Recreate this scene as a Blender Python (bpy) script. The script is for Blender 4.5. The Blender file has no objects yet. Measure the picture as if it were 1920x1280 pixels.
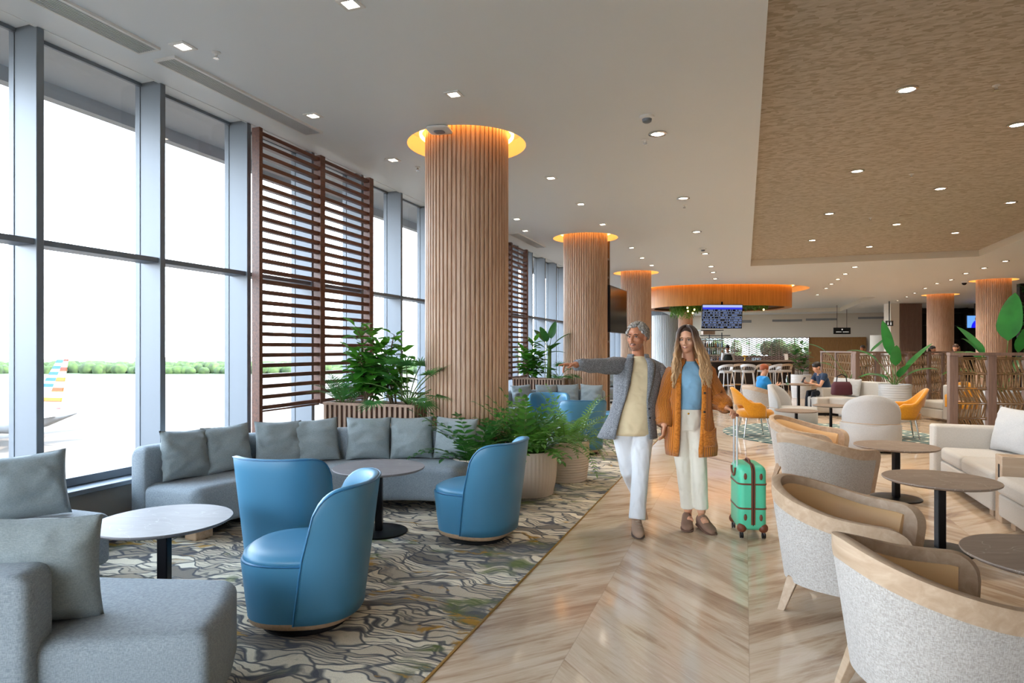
import bpy, bmesh, math, random
from mathutils import Vector, Matrix, noise
random.seed(7)
R = math.radians
scn = bpy.context.scene
COL = scn.collection

# ---------------------------------------------------------------- camera
EYE = 1.55
cd = bpy.data.cameras.new('camera'); cam = bpy.data.objects.new('camera', cd); COL.objects.link(cam)
cd.lens = 22.5; cd.sensor_width = 36; cd.shift_y = 15/1920; cd.clip_end = 3000
cam.location = (0, 0, EYE); cam.rotation_euler = (R(90), 0, R(20))
scn.camera = cam
# ---------------------------------------------------------------- view, world, sun
scn.view_settings.view_transform = 'Standard'; scn.view_settings.look = 'None'
scn.view_settings.gamma = 1; scn.view_settings.use_curve_mapping = False
scn.view_settings.exposure = 0.85
scn.cycles.use_denoising = True
scn.cycles.max_bounces = 8; scn.cycles.diffuse_bounces = 5; scn.cycles.glossy_bounces = 3
scn.cycles.transmission_bounces = 4; scn.cycles.transparent_max_bounces = 12
scn.cycles.caustics_reflective = False; scn.cycles.caustics_refractive = False
scn.cycles.sample_clamp_indirect = 6
w = bpy.data.worlds.new('sky'); scn.world = w; w.use_nodes = True
nt = w.node_tree; bg = nt.nodes['Background']
tc = nt.nodes.new('ShaderNodeTexCoord'); sx = nt.nodes.new('ShaderNodeSeparateXYZ'); cr = nt.nodes.new('ShaderNodeValToRGB')
nt.links.new(tc.outputs['Generated'], sx.inputs[0]); nt.links.new(sx.outputs[2], cr.inputs[0]); nt.links.new(cr.outputs[0], bg.inputs[0])
cr.color_ramp.elements[0].color = (.92, .96, 1, 1); cr.color_ramp.elements[1].color = (.62, .79, 1, 1)
cr.color_ramp.elements[1].position = .6
bg.inputs[1].default_value = 8.5
sd = bpy.data.lights.new('sun', 'SUN'); sd.energy = 20.0; sd.angle = R(.6); sd.color = (1, .95, .88)
so = bpy.data.objects.new('sun', sd); COL.objects.link(so); so.rotation_euler = (0, R(52), R(-8))

CEIL = 3.93
CA, SA = math.cos(R(20)), math.sin(R(20))
def WD(u, v, d):
    lat = (u-960)/1200*d
    return Vector((-SA*d+CA*lat, CA*d+SA*lat, EYE-(v-655)/1200*d))
def W(u, v, z=0.0):
    return WD(u, v, (EYE-z)*1200/(v-655))

# ---------------------------------------------------------------- materials
def lin(h):
    h = h.lstrip('#'); o = []
    for i in (0, 2, 4):
        c = int(h[i:i+2], 16)/255
        o.append(c/12.92 if c <= .04045 else ((c+.055)/1.055)**2.4)
    return tuple(o)+(1,)
class NM:
    def __init__(s, name, base='#808080', rough=.6, metal=0, spec=.5, sheen=0, coat=0):
        s.m = bpy.data.materials.new(name); s.m.use_nodes = True; s.t = s.m.node_tree
        s.b = s.t.nodes['Principled BSDF']; s.b.inputs['Base Color'].default_value = lin(base)
        s.b.inputs['Roughness'].default_value = rough; s.b.inputs['Metallic'].default_value = metal
        s.b.inputs['Specular IOR Level'].default_value = spec
        if sheen: s.b.inputs['Sheen Weight'].default_value = sheen
        if coat: s.b.inputs['Coat Weight'].default_value = coat; s.b.inputs['Coat Roughness'].default_value = .08
        s._c = {}
    def n(s, t, **k):
        x = s.t.nodes.new('ShaderNode'+t)
        for a, v in k.items():
            if a.startswith('i_'): x.inputs[int(a[2:]) if a[2:].isdigit() else a[2:].replace('_', ' ')].default_value = v
            else: setattr(x, a, v)
        return x
    def l(s, a, b): s.t.links.new(a, b)
    def co(s, kind='Object', scale=(1, 1, 1), rot=(0, 0, 0), src=None):
        mp = s.n('Mapping'); mp.inputs['Scale'].default_value = scale; mp.inputs['Rotation'].default_value = rot
        s.l(src if src is not None else s.n('TexCoord').outputs[kind], mp.inputs[0]); return mp.outputs[0]
    def noise(s, vec, scale=5, detail=3, rough=.5, dist=0):
        x = s.n('TexNoise'); x.inputs['Scale'].default_value = scale; x.inputs['Detail'].default_value = detail
        x.inputs['Roughness'].default_value = rough; x.inputs['Distortion'].default_value = dist
        s.l(vec, x.inputs['Vector']); return x.outputs['Fac']
    def ramp(s, fac, stops):
        x = s.n('ValToRGB'); e = x.color_ramp.elements
        while len(e) < len(stops): e.new(.5)
        for i, (p, c) in enumerate(stops):
            e[i].position = p; e[i].color = lin(c) if isinstance(c, str) else ((c, c, c, 1) if not isinstance(c, tuple) else c)
        s.l(fac, x.inputs[0]); return x.outputs[0]
    def math(s, op, a, b=None, c=None):
        x = s.n('Math', operation=op)
        for i, v in enumerate((a, b, c)):
            if v is None: continue
            if isinstance(v, (int, float)): x.inputs[i].default_value = v
            else: s.l(v, x.inputs[i])
        return x.outputs[0]
    def mix(s, f, a, b, blend='MIX'):
        x = s.n('Mix', data_type='RGBA', blend_type=blend)
        for i, v in ((0, f), (6, a), (7, b)):
            if isinstance(v, (int, float)): x.inputs[i].default_value = v
            elif isinstance(v, str): x.inputs[i].default_value = lin(v)
            else: s.l(v, x.inputs[i])
        return x.outputs[2]
    def col(s, o): s.l(o, s.b.inputs['Base Color']); return s
    def bump(s, h, st=.3, d=.01):
        x = s.n('Bump'); x.inputs['Strength'].default_value = st; x.inputs['Distance'].default_value = d
        s.l(h, x.inputs['Height']); s.l(x.outputs[0], s.b.inputs['Normal']); return s
    def sep(s, vec):
        x = s.n('SeparateXYZ'); s.l(vec, x.inputs[0]); return x.outputs
    def comb(s, x, y, z=0):
        c = s.n('CombineXYZ')
        for i, v in enumerate((x, y, z)):
            if isinstance(v, (int, float)): c.inputs[i].default_value = v
            else: s.l(v, c.inputs[i])
        return c.outputs[0]

def plain(name, c, rough=.6, metal=0, **k): return NM(name, c, rough, metal, **k).m
def fabric(name, a, b, scale=260, rough=.9, st=.25, sheen=.15):
    m = NM(name, a, rough, sheen=sheen, spec=.25)
    o = m.co()
    n1 = m.noise(m.co(scale=(1, 1, .25)), scale, 2); n2 = m.noise(m.co(scale=(.25, .25, 1)), scale, 2)
    f = m.math('MULTIPLY', m.math('ADD', n1, n2), .5)
    m.col(m.ramp(f, [(.38, b), (.62, a)])); m.bump(f, st, .004); return m.m
def wood(name, a, b, c=None, rough=.45, axis='z', scale=1.0):
    m = NM(name, a, rough)
    sc = {'z': (14, 14, .9), 'x': (.9, 14, 14), 'y': (14, .9, 14)}[axis]
    v = m.co(scale=tuple(q*scale for q in sc))
    n1 = m.noise(v, 3, 6, .6, .6); n2 = m.noise(m.co(scale=tuple(q*4*scale for q in sc)), 4, 3)
    m.col(m.mix(m.math('MULTIPLY', n2, .35), m.ramp(n1, [(.3, b), (.55, a), (.75, c or a)]), b)); m.bump(n1, .12, .002)
    return m.m
def emis(name, c, s):
    m = bpy.data.materials.new(name); m.use_nodes = True; t = m.node_tree; t.nodes.remove(t.nodes['Principled BSDF'])
    e = t.nodes.new('ShaderNodeEmission'); e.inputs[0].default_value = lin(c); e.inputs[1].default_value = s
    t.links.new(e.outputs[0], t.nodes['Material Output'].inputs[0]); return m
def glassmat(name, tint, refl=.05):
    m = bpy.data.materials.new(name); m.use_nodes = True; t = m.node_tree; t.nodes.remove(t.nodes['Principled BSDF'])
    a = t.nodes.new('ShaderNodeBsdfTransparent'); a.inputs[0].default_value = lin(tint)
    g = t.nodes.new('ShaderNodeBsdfGlossy'); g.inputs['Roughness'].default_value = .02
    x = t.nodes.new('ShaderNodeMixShader'); x.inputs[0].default_value = refl
    t.links.new(a.outputs[0], x.inputs[1]); t.links.new(g.outputs[0], x.inputs[2]); t.links.new(x.outputs[0], t.nodes['Material Output'].inputs[0]); return m

M = {}
M['ceil'] = plain('white_plaster', '#e8edf0', .55)
M['fascia'] = plain('cream_plaster', '#e6dfd2', .7)
M['alu'] = plain('painted_aluminium', '#727a83', .4, .15)
M['alu_dark'] = plain('grey_aluminium', '#8d9094', .4, .4)
M['glass'] = glassmat('window_glass', '#f7f9fa', .05)
M['louvre'] = wood('dark_louvre_wood', '#6a3f2c', '#43241a', '#7d4d36', .4, 'y')
M['fluted'] = wood('oak_slats', '#cba88c', '#ab866a', '#dabda2', .42, 'z')
M['slatbox'] = wood('pale_oak_slats', '#a88a74', '#8c6d58', '#b89b84', .5, 'z')
M['dkbox'] = plain('brown_backing', '#4a3024', .8)
M['soil'] = plain('dark_soil', '#2c2019', 1)
M['sofa'] = fabric('grey_blue_weave', '#9aa2a8', '#7c868d', 300)
M['cushion'] = fabric('grey_cushion_linen', '#929a9b', '#7f888a', 340)
M['blue'] = NM('blue_leather', '#3a7ea8', .38).bump(NM('x').noise(NM('x').co(), 1), 0).m if False else None
def leather(name, c, rough=.4):
    m = NM(name, c, rough); n = m.noise(m.co(), 220, 3); m.bump(n, .06, .002); return m.m
M['blue'] = leather('blue_leather', '#447fa0')
M['bluepipe'] = leather('blue_piping', '#2c6a92')
M['tan'] = leather('tan_leather', '#d3ac7c', .5)
M['plinth'] = wood('pale_plinth_wood', '#c9a98a', '#b3926f', None, .45, 'x')
M['black'] = plain('black_metal', '#17161a', .35, .6)
M['blackm'] = plain('black_matte', '#131214', .8)
M['rim'] = wood('greige_rim_wood', '#b39b82', '#a48a70', '#c0aa92', .5, 'x', .5)
M['shell'] = fabric('ivory_boucle_weave', '#b9b4ae', '#979089', 270, st=.4)
M['beige'] = fabric('beige_upholstery', '#c2bbb2', '#b4ada3', 300)
M['ivory'] = fabric('ivory_upholstery', '#bab9b8', '#aeacaa', 300)
M['yellow'] = fabric('mustard_velvet', '#d08a0e', '#bf7a06', 120, sheen=.5)
M['chrome'] = plain('chrome', '#c8c8c8', .15, 1)
M['gold'] = plain('gold', '#e0a83c', .25, 1)
M['pot'] = plain('ribbed_cream_ceramic', '#cdbcab', .75)
M['whitepot'] = plain('white_ceramic', '#bcbcbc', .6)
M['rattan'] = wood('rattan_weave', '#93744f', '#775838', '#a3835c', .6, 'x')
M['screenwood'] = wood('grey_brown_wood', '#8d7264', '#776055', '#9a7f70', .55, 'z')
M['brass'] = plain('brass_strip', '#b08a3e', .35, .8)
M['white'] = plain('white_plastic', '#e6e6e4', .4)
M['lamp'] = emis('lamp_glow', '#fff0d8', 14)
M['cove'] = emis('warm_led', '#ffb45c', 7)
M['screen_off'] = plain('dark_screen', '#120d0b', .12)

# tabletop stone
def tabletop(name, a, b, vein):
    m = NM(name, a, .5, spec=.3); v = m.co(scale=(1.2, 5, 1)); n1 = m.noise(v, 2.2, 5, .6, 1.2)
    base = m.ramp(n1, [(.3, b), (.7, a)])
    vn = m.noise(m.co(scale=(1.5, 3, 1)), 1.5, 2, .5, 1.5)
    f = m.ramp(m.math('ABSOLUTE', m.math('SUBTRACT', vn, .5)), [(0, (1, 1, 1, 1)), (.008, (0, 0, 0, 1))])
    m.col(m.mix(m.math('MULTIPLY', f, .55), base, vein)); return m.m
M['toplight'] = tabletop('pale_stone_top', '#8a8688', '#7e7a7c', '#a8a4a4')
M['topdark'] = tabletop('taupe_stone_top', '#8f7e70', '#7d6c60', '#c8bcae')
M['toplip'] = plain('stone_edge', '#b8a89c', .5)

# travertine chevron floor
def marble():
    m = NM('travertine_chevron', '#c8ab92', .13, spec=.55)
    g = m.co('Object'); x, y, z = m.sep(g)
    Wd = .87
    a = m.math('DIVIDE', m.math('ADD', x, .85), Wd)
    col = m.math('FLOOR', a)
    t = m.math('MULTIPLY', m.math('PINGPONG', a, 1.0), Wd)
    p = m.math('ADD', y, t)                      # across the plank
    q = m.math('SUBTRACT', y, t)
    pl = m.math('DIVIDE', p, .62); pi_ = m.math('FLOOR', pl)
    wn = m.n('TexWhiteNoise', noise_dimensions='2D'); m.l(m.comb(pi_, col), wn.inputs['Vector'])
    off = m.math('MULTIPLY', wn.outputs[0], 30)
    vec = m.comb(m.math('ADD', m.math('MULTIPLY', p, 4.2), off), m.math('MULTIPLY', q, .55), off)
    n1 = m.noise(vec, 1.3, 6, .62, .5)
    n2 = m.noise(m.comb(m.math('ADD', m.math('MULTIPLY', p, 26), off), m.math('MULTIPLY', q, 2), 0), 1.5, 4, .6, .3)
    big = m.noise(g, .55, 3)
    f = m.math('ADD', m.math('MULTIPLY', n1, .78), m.math('MULTIPLY', n2, .22))
    f = m.math('ADD', f, m.math('MULTIPLY', m.math('SUBTRACT', wn.outputs[0], .5), .07))
    f = m.math('ADD', f, m.math('MULTIPLY', m.math('SUBTRACT', big, .5), .35))
    c = m.ramp(f, [(.3, '#94765f'), (.41, '#b79c82'), (.48, '#cbb49a'), (.56, '#d6c2ab'), (.64, '#cdb49c'), (.76, '#e6d6c4')])
    sp = m.noise(m.comb(m.math('MULTIPLY', p, 40), m.math('MULTIPLY', q, 9), 0), 1.4, 3, .7)
    c = m.mix(m.ramp(sp, [(.66, 0.0), (.74, .5)]), c, '#eee2d2')
    fr = m.math('FRACT', pl); e1 = m.math('MINIMUM', fr, m.math('SUBTRACT', 1, fr))
    fa = m.math('FRACT', a); e2 = m.math('MINIMUM', fa, m.math('SUBTRACT', 1, fa))
    seam = m.math('MINIMUM', m.math('MULTIPLY', e1, .62), m.math('MULTIPLY', e2, Wd))
    c = m.mix(m.ramp(seam, [(.0, .35), (.004, 0.0)]), c, '#86705d')
    m.col(c); m.l(m.ramp(f, [(.3, .13), (.7, .07)]), m.b.inputs['Roughness']); return m.m
M['marble'] = marble()

def carpet():
    m = NM('patterned_carpet', '#8a8880', 1, spec=.1)
    g = m.co('Object')
    wob = m.n('TexNoise'); wob.inputs['Scale'].default_value = 1.9; wob.inputs['Detail'].default_value = 3; m.l(g, wob.inputs['Vector'])
    mx = m.n('Mix', data_type='VECTOR'); mx.inputs[0].default_value = .36; m.l(g, mx.inputs[4]); m.l(wob.outputs['Color'], mx.inputs[5])
    v1 = m.co(scale=(6.0, 17, 1), rot=(0, 0, R(-14)), src=mx.outputs[1])
    vo = m.n('TexVoronoi', feature='DISTANCE_TO_EDGE'); vo.inputs['Scale'].default_value = 1; m.l(v1, vo.inputs['Vector'])
    vc = m.n('TexVoronoi', feature='F1'); vc.inputs['Scale'].default_value = 1; m.l(v1, vc.inputs['Vector'])
    rnd = m.sep(vc.outputs['Color'])[0]; rnd2 = m.sep(vc.outputs['Color'])[1]
    cell = m.ramp(rnd, [(0, '#827a70'), (.15, '#ab9d8a'), (.4, '#c8baa5'), (.6, '#dacbb2'), (.8, '#e6d8be'), (1, '#efe4ce')])
    st = m.n('TexWave', wave_type='BANDS', bands_direction='Y'); st.inputs['Scale'].default_value = 1; st.inputs['Distortion'].default_value = 1.2
    m.l(m.co(scale=(1.2, 13, 1), rot=(0, 0, R(8)), src=mx.outputs[1]), st.inputs['Vector'])
    lines = m.ramp(st.outputs['Fac'], [(.08, .8), (.22, 0.0)])
    lines = m.math('MULTIPLY', lines, m.ramp(rnd2, [(.3, 0.0), (.5, 1.0)]))
    c = m.mix(lines, cell, '#4a4d54')
    c = m.mix(m.ramp(vo.outputs[0], [(.025, .9), (.075, 0.0)]), c, '#51535a')
    dk = m.noise(m.co(scale=(1, 2.2, 1), src=mx.outputs[1]), 1.9, 5, .65)
    c = m.mix(m.ramp(dk, [(.53, 0.0), (.6, .85)]), c, m.ramp(m.noise(g, 3.5, 3), [(.4, '#5a5f68'), (.5, '#6a6c62'), (.6, '#66713f')]))
    oc = m.noise(m.co(scale=(1, 2.6, 1), src=mx.outputs[1]), 3.1, 5, .65)
    c = m.mix(m.ramp(oc, [(.6, 0.0), (.65, .8)]), c, '#b98a2e')
    pile = m.noise(g, 330, 2)
    c = m.mix(m.ramp(pile, [(.3, .3), (.6, 0.0)]), c, '#3a3a3a')
    m.col(c); m.bump(pile, .3, .004); return m.m
M['carpet'] = carpet()

def wallcover():
    m = NM('woven_wallcovering', '#94806a', .75)
    v = m.co('Object', scale=(9, 22, 1), rot=(0, 0, R(35)))
    vo = m.n('TexVoronoi', feature='F1'); vo.inputs['Scale'].default_value = 1.6; vo.inputs['Randomness'].default_value = .8; m.l(v, vo.inputs['Vector'])
    f = m.sep(vo.outputs['Color'])[0]
    fine = m.noise(m.co('Object', scale=(12, 50, 1), rot=(0, 0, R(35))), 2, 2)
    f2 = m.math('ADD', m.math('MULTIPLY', f, .55), m.math('MULTIPLY', fine, .45))
    m.col(m.ramp(f2, [(.2, '#a3967f'), (.5, '#bcb1a0'), (.75, '#c8beb0')])); m.bump(f2, .2, .01); return m.m
M['wallcover'] = wallcover()

def rug():
    m = NM('teal_block_rug', '#3f6f75', .95, spec=.1)
    g = m.co('Object', rot=(0, 0, R(38))); x, y, z = m.sep(g)
    ry = m.math('DIVIDE', y, .16); row = m.math('FLOOR', ry)
    sh = m.math('MULTIPLY', m.math('PINGPONG', row, 1), .5)
    rx = m.math('ADD', m.math('DIVIDE', x, .42), sh)
    fy = m.math('FRACT', ry); fx = m.math('FRACT', rx)
    my = m.math('MULTIPLY', m.math('GREATER_THAN', fy, .3), m.math('GREATER_THAN', fx, .14))
    m.col(m.mix(my, '#c8cabb', '#2f5a60')); return m.m
M['rug'] = rug()

# ---------------------------------------------------------------- mesh helpers
class MB:
    def __init__(s): s.v = []; s.f = []; s.uv = {}
    def add(s, vs, fs, M4=None, uvs=None):
        o = len(s.v)
        s.v += [tuple(M4 @ Vector(v)) if M4 is not None else tuple(v) for v in vs]
        for k, f in enumerate(fs):
            if uvs: s.uv[len(s.f)] = uvs[k]
            s.f.append(tuple(i+o for i in f))
        return s
    def box(s, x0, x1, y0, y1, z0, z1, M4=None):
        vs = [(x, y, z) for z in (z0, z1) for y in (y0, y1) for x in (x0, x1)]
        return s.add(vs, [(0, 2, 3, 1), (4, 5, 7, 6), (0, 1, 5, 4), (2, 6, 7, 3), (0, 4, 6, 2), (1, 3, 7, 5)], M4)
    def cbox(s, c, d, M4=None):
        return s.box(c[0]-d[0]/2, c[0]+d[0]/2, c[1]-d[1]/2, c[1]+d[1]/2, c[2]-d[2]/2, c[2]+d[2]/2, M4)
    def rings(s, rings, cap=True, closed=True, uvr=None, M4=None):
        n = len(rings[0]); m = len(rings); vs = [p for r in rings for p in r]; fs = []; uvs = []
        for j in range(m-1):
            for i in range(n if closed else n-1):
                k = (i+1) % n
                fs.append((j*n+i, j*n+k, (j+1)*n+k, (j+1)*n+i))
                if uvr: uvs.append([(i/n, j/(m-1)), ((i+1)/n, j/(m-1)), ((i+1)/n, (j+1)/(m-1)), (i/n, (j+1)/(m-1))])
        if cap and closed:
            fs.append(tuple(range(n-1, -1, -1))); fs.append(tuple(range((m-1)*n, m*n)))
            if uvr: uvs += [[(0, 0)]*n, [(0, 0)]*n]
        return s.add(vs, fs, M4, uvs if uvr else None)
    def lathe(s, prof, n=32, c=(0, 0, 0), cap=True, M4=None):
        return s.rings([[(c[0]+r*math.cos(2*math.pi*i/n), c[1]+r*math.sin(2*math.pi*i/n), c[2]+z) for i in range(n)] for r, z in prof], cap, M4=M4)
    def tube(s, pts, r, n=8, cap=True, ry=None, side=None, uvr=None, M4=None):
        pts = [Vector(p) for p in pts]; m = len(pts)
        rr = r if isinstance(r, (list, tuple)) else [r]*m
        r2 = ry if isinstance(ry, (list, tuple)) else ([ry]*m if ry else rr)
        out = []; ref = Vector(side) if side else None
        for i, p in enumerate(pts):
            d = (pts[min(i+1, m-1)]-pts[max(i-1, 0)]).normalized()
            if ref is None: ref = d.orthogonal()
            a = (ref-d*ref.dot(d)).normalized(); ref = a if not side else Vector(side)
            b = d.cross(a)
            out.append([tuple(p+a*(math.cos(t)*rr[i])+b*(math.sin(t)*r2[i])) for t in [2*math.pi*k/n for k in range(n)]])
        return s.rings(out, cap, uvr=uvr, M4=M4)
    def ell(s, c, r, n=16, rot=None, M4=None):
        c = Vector(c); rm = rot or Matrix.Identity(3); rg = []
        m = max(6, n//2)
        for j in range(1, m):
            a = math.pi*j/m
            rg.append([tuple(c+rm @ Vector((r[0]*math.sin(a)*math.cos(2*math.pi*i/n), r[1]*math.sin(a)*math.sin(2*math.pi*i/n), -r[2]*math.cos(a)))) for i in range(n)])
        return s.rings(rg, True, M4=M4)
    def build(s, name, mat, parent=None, smooth=40, bevel=0, seg=2, sub=0, solid=0, remesh=0, relax=0, loc=None):
        me = bpy.data.meshes.new(name); me.from_pydata(s.v, [], s.f); me.validate(); 
        if s.uv:
            ul = me.uv_layers.new(name='uv')
            for p in me.polygons:
                q = s.uv.get(p.index)
                if q:
                    for k, li in enumerate(p.loop_indices):
                        if k < len(q): ul.data[li].uv = q[k]
        if not remesh:
            bm = bmesh.new(); bm.from_mesh(me); bmesh.ops.recalc_face_normals(bm, faces=bm.faces[:]); bm.to_mesh(me); bm.free()
        me.materials.append(mat)
        if smooth:
            me.shade_smooth()
            if smooth < 180: me.set_sharp_from_angle(angle=R(smooth))
        o = bpy.data.objects.new(name, me); COL.objects.link(o)
        if parent: o.parent = parent
        if loc: o.location = loc
        if remesh:
            x = o.modifiers.new('r', 'REMESH'); x.mode = 'VOXEL'; x.voxel_size = remesh; x.use_smooth_shade = True
            if relax:
                x = o.modifiers.new('s', 'SMOOTH'); x.iterations = relax; x.factor = .5
        if bevel:
            x = o.modifiers.new('b', 'BEVEL'); x.width = bevel; x.segments = seg; x.limit_method = 'ANGLE'; x.angle_limit = R(35)
        if solid:
            x = o.modifiers.new('t', 'SOLIDIFY'); x.thickness = solid; x.offset = 0
        if sub:
            x = o.modifiers.new('u', 'SUBSURF'); x.levels = sub; x.render_levels = sub
        return o
def tag(o, label, cat, group=None, kind=None):
    if label: o['label'] = label
    if cat: o['category'] = cat
    if group: o['group'] = group
    if kind: o['kind'] = kind
    return o
def empty(name, loc, rz=0, label=None, cat=None, group=None):
    o = bpy.data.objects.new(name, None); COL.objects.link(o); o.location = loc; o.rotation_euler = (0, 0, rz)
    o.empty_display_size = .1
    return tag(o, label, cat, group)
KID = {}
def kids(o):
    return [c for c in bpy.data.objects if c.parent == o]
def copy_tree(o, loc=None, rz=None, label=None, group=None, parent=None):
    c = o.copy(); COL.objects.link(c); c.parent = parent
    if loc is not None: c.location = loc
    if rz is not None: c.rotation_euler = (0, 0, rz)
    if label: c['label'] = label
    if group: c['group'] = group
    for k in kids(o): copy_tree(k, parent=c)
    return c
def struct(name, mb, mat, parent=None, **k):
    o = mb.build(name, mat, parent, **k)
    if not parent: o['kind'] = 'structure'
    return o
def poly_holes(outer, holes, z):
    """flat face with holes"""
    bm = bmesh.new(); es = []
    for lp in [outer]+holes:
        vs = [bm.verts.new((x, y, z)) for x, y in lp]
        for i in range(len(vs)): es.append(bm.edges.new((vs[i], vs[(i+1) % len(vs)])))
    bmesh.ops.triangle_fill(bm, use_beauty=True, use_dissolve=False, edges=es, normal=(0, 0, -1))
    mb = MB(); bm.verts.index_update()
    mb.add([tuple(v.co) for v in bm.verts], [tuple(v.index for v in f.verts) for f in bm.faces]); bm.free(); return mb
def circle(c, r, n=48, ry=None, p=2, rot=0):
    o = []
    for i in range(n):
        t = 2*math.pi*i/n; a, b = math.cos(t), math.sin(t)
        x = r*math.copysign(abs(a)**(2/p), a); y = (ry or r)*math.copysign(abs(b)**(2/p), b)
        o.append((c[0]+x*math.cos(rot)-y*math.sin(rot), c[1]+x*math.sin(rot)+y*math.cos(rot)))
    return o
# ================================================================ STRUCTURE
X0, Y0, Y1, X1 = -4.9, -5.0, 47.0, 16.0
LCOL = [(-3.05, 6.84), (-3.21, 13.41), (-3.19, 20.05)]
RCOL = [(8.05, 26.4), (8.0, 32.6)]
# floor: marble right of the brass strip, carpet left
struct('floor', MB().box(-1.4, X1, Y0, Y1, -.3, 0), M['marble'], smooth=0)
struct('floor_carpet', MB().box(-5.2, -1.41, Y0, Y1, -.3, .004), M['carpet'], smooth=0)
struct('trim_1', MB().box(-1.412, -1.398, Y0, Y1, -.02, .006), M['brass'], smooth=0)
# canopy above the bar
CAN = (-1.05, 27.35)
holes = [circle(c, .69) for c in LCOL]+[circle(c, .7) for c in RCOL]
canring = circle(CAN, 3.35, 72, 2.75, 2.6, R(20))
TR1 = [(.15, -3.5), (5.63, -3.5), (5.63, 19.5), (.15, 19.5)]
TR2 = [(2.9, 33.0), (5.6, 33.0), (5.6, 44.7), (-2.0, 44.7), (-2.0, 38.0), (2.9, 38.0)]
ce = poly_holes([(X0, Y0), (X1, Y0), (X1, Y1), (X0, Y1)], holes+[canring, TR1, TR2], CEIL)
struct('ceiling', ce, M['ceil'], smooth=0)
TH = .17
f = MB()
f.add([(x, y, CEIL) for x, y in TR1]+[(x, y, CEIL+TH) for x, y in TR1], [(0, 1, 5, 4), (1, 2, 6, 5), (2, 3, 7, 6), (3, 0, 4, 7)])
struct('trim_2', f, M['fascia'], smooth=0)
struct('ceiling_wallcovering', MB().box(.1, 5.68, -3.55, 19.55, CEIL+TH, CEIL+TH+.03), M['wallcover'], smooth=0)
f = MB(); n = len(TR2)
f.add([(x, y, CEIL) for x, y in TR2]+[(x, y, CEIL+.25) for x, y in TR2], [(i, (i+1) % n, (i+1) % n+n, i+n) for i in range(n)])
struct('trim_3', f, M['fascia'], smooth=0)
struct('ceiling_recess', MB().box(-2.1, 5.7, 32.9, 44.8, CEIL+.25, CEIL+.28), M['ceil'], smooth=0)
# recess drums round the columns, with a real strip light
M['recess'] = plain('recess_plaster', '#e8dcc6', .8)
def recess(lp_in, c, h=.2):
    n = len(lp_in); mb = MB()
    mb.add([(x, y, CEIL) for x, y in lp_in]+[(x, y, CEIL+h) for x, y in lp_in], [(i, (i+1) % n, (i+1) % n+n, i+n) for i in range(n)])
    mb.add([(x, y, CEIL+h) for x, y in lp_in], [tuple(range(n))]); return mb
k = 1
for c in LCOL+RCOL:
    struct('ceiling_cove_%d' % k, recess(circle(c, .69 if c in LCOL else .7), c), M['recess']); k += 1
struct('ceiling_cove_6', recess(canring, CAN, .22), M['recess'])
# roof slab above and eave outside
struct('ceiling_slab', MB().box(-4.9, 17.5, -6.5, 48.5, 4.3, 4.6), M['ceil'], smooth=0)
ev = MB().box(-6.3, -4.9, -6.5, 48.5, 4.12, 4.6).box(-6.42, -6.3, -6.5, 48.5, 3.98, 4.6)
struct('trim_4', ev, plain('eave_grey', '#c6cbd0', .7), smooth=0)
# walls
M['wall'] = plain('cream_wall_paint', '#d3c8b8', .8)
M['lowwall'] = plain('taupe_low_wall', '#8d857c', .8)
struct('wall_right', MB().box(X1, X1+.2, Y0, Y1, 0, 4.3), M['wall'], smooth=0)
mb = MB().box(-5.2, X1+.2, Y0-.2, Y0, 0, .45).box(-5.2, X1+.2, Y0-.2, Y0, 3.93, 4.3).box(12, X1+.2, Y0-.2, Y0, .45, 3.93)
mb.box(.2, 12, Y0-.2, Y0, .45, 3.93)
for k in range(5): mb.box(-5.2+k*1.14, -5.1+k*1.14, Y0-.2, Y0, .45, 3.93)
struct('wall_back', mb, M['wall'], smooth=0)
struct('window_70', MB().box(-5.1, .2, Y0-.12, Y0-.1, .45, 3.93), M['glass'], smooth=0)  # unseen glazing behind the camera, added and sized to let in fill daylight
LWY = 47.0
mb = MB()
for x0, x1, z0, z1 in ((-5.2, -2.6, 0, 4.3), (-2.6, 6.3, 2.35, 4.3), (6.3, 7.4, 2.35, 4.3), (7.4, 16.2, 0, 4.3), (-2.6, 6.3, 0, .3)):
    mb.box(x0, x1, Y1, Y1+.25, z0, z1)
struct('wall_far', mb, M['wall'], smooth=0)
struct('wall_left', MB().box(-5.14, -4.93, Y0, Y1, 0, .41), M['lowwall'], smooth=0)
struct('trim_5', MB().box(-5.2, -4.885, Y0, Y1, .41, .45).box(-5.16, -5.08, Y0, Y1, .45, .52), M['alu'], bevel=.006, smooth=30)
struct('trim_6', MB().box(-5.2, -4.9, Y0, Y1, CEIL+.025, CEIL+.06).box(-4.92, -4.9, Y0, Y1, CEIL-.004, CEIL+.06), M['ceil'], smooth=0)
# curtain wall, one window per bay
MS = 1.062; k = 1; y = 3.23-6*MS
while y < Y1-.5:
    mb = MB().box(-5.14, -4.9, y, y+.055, .45, CEIL+.03).box(-5.2, -5.14, y-.005, y+.06, .45, CEIL+.03)
    mb.box(-5.12, -4.92, y+.055, y+MS, 2.325, 2.37)
    mb.box(-5.16, -5.125, y+.055, y+MS, CEIL-.005, CEIL+.03)
    wn = struct('window_%d' % k, mb, M['alu'], bevel=.004, smooth=30)
    for z0, z1 in ((.5, 2.33), (2.36, CEIL)):
        MB().box(-5.146, -5.138, y+.05, y+MS+.005, z0, z1).build('glass_pane', M['glass'], wn, smooth=0)
    k += 1; y += MS
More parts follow.
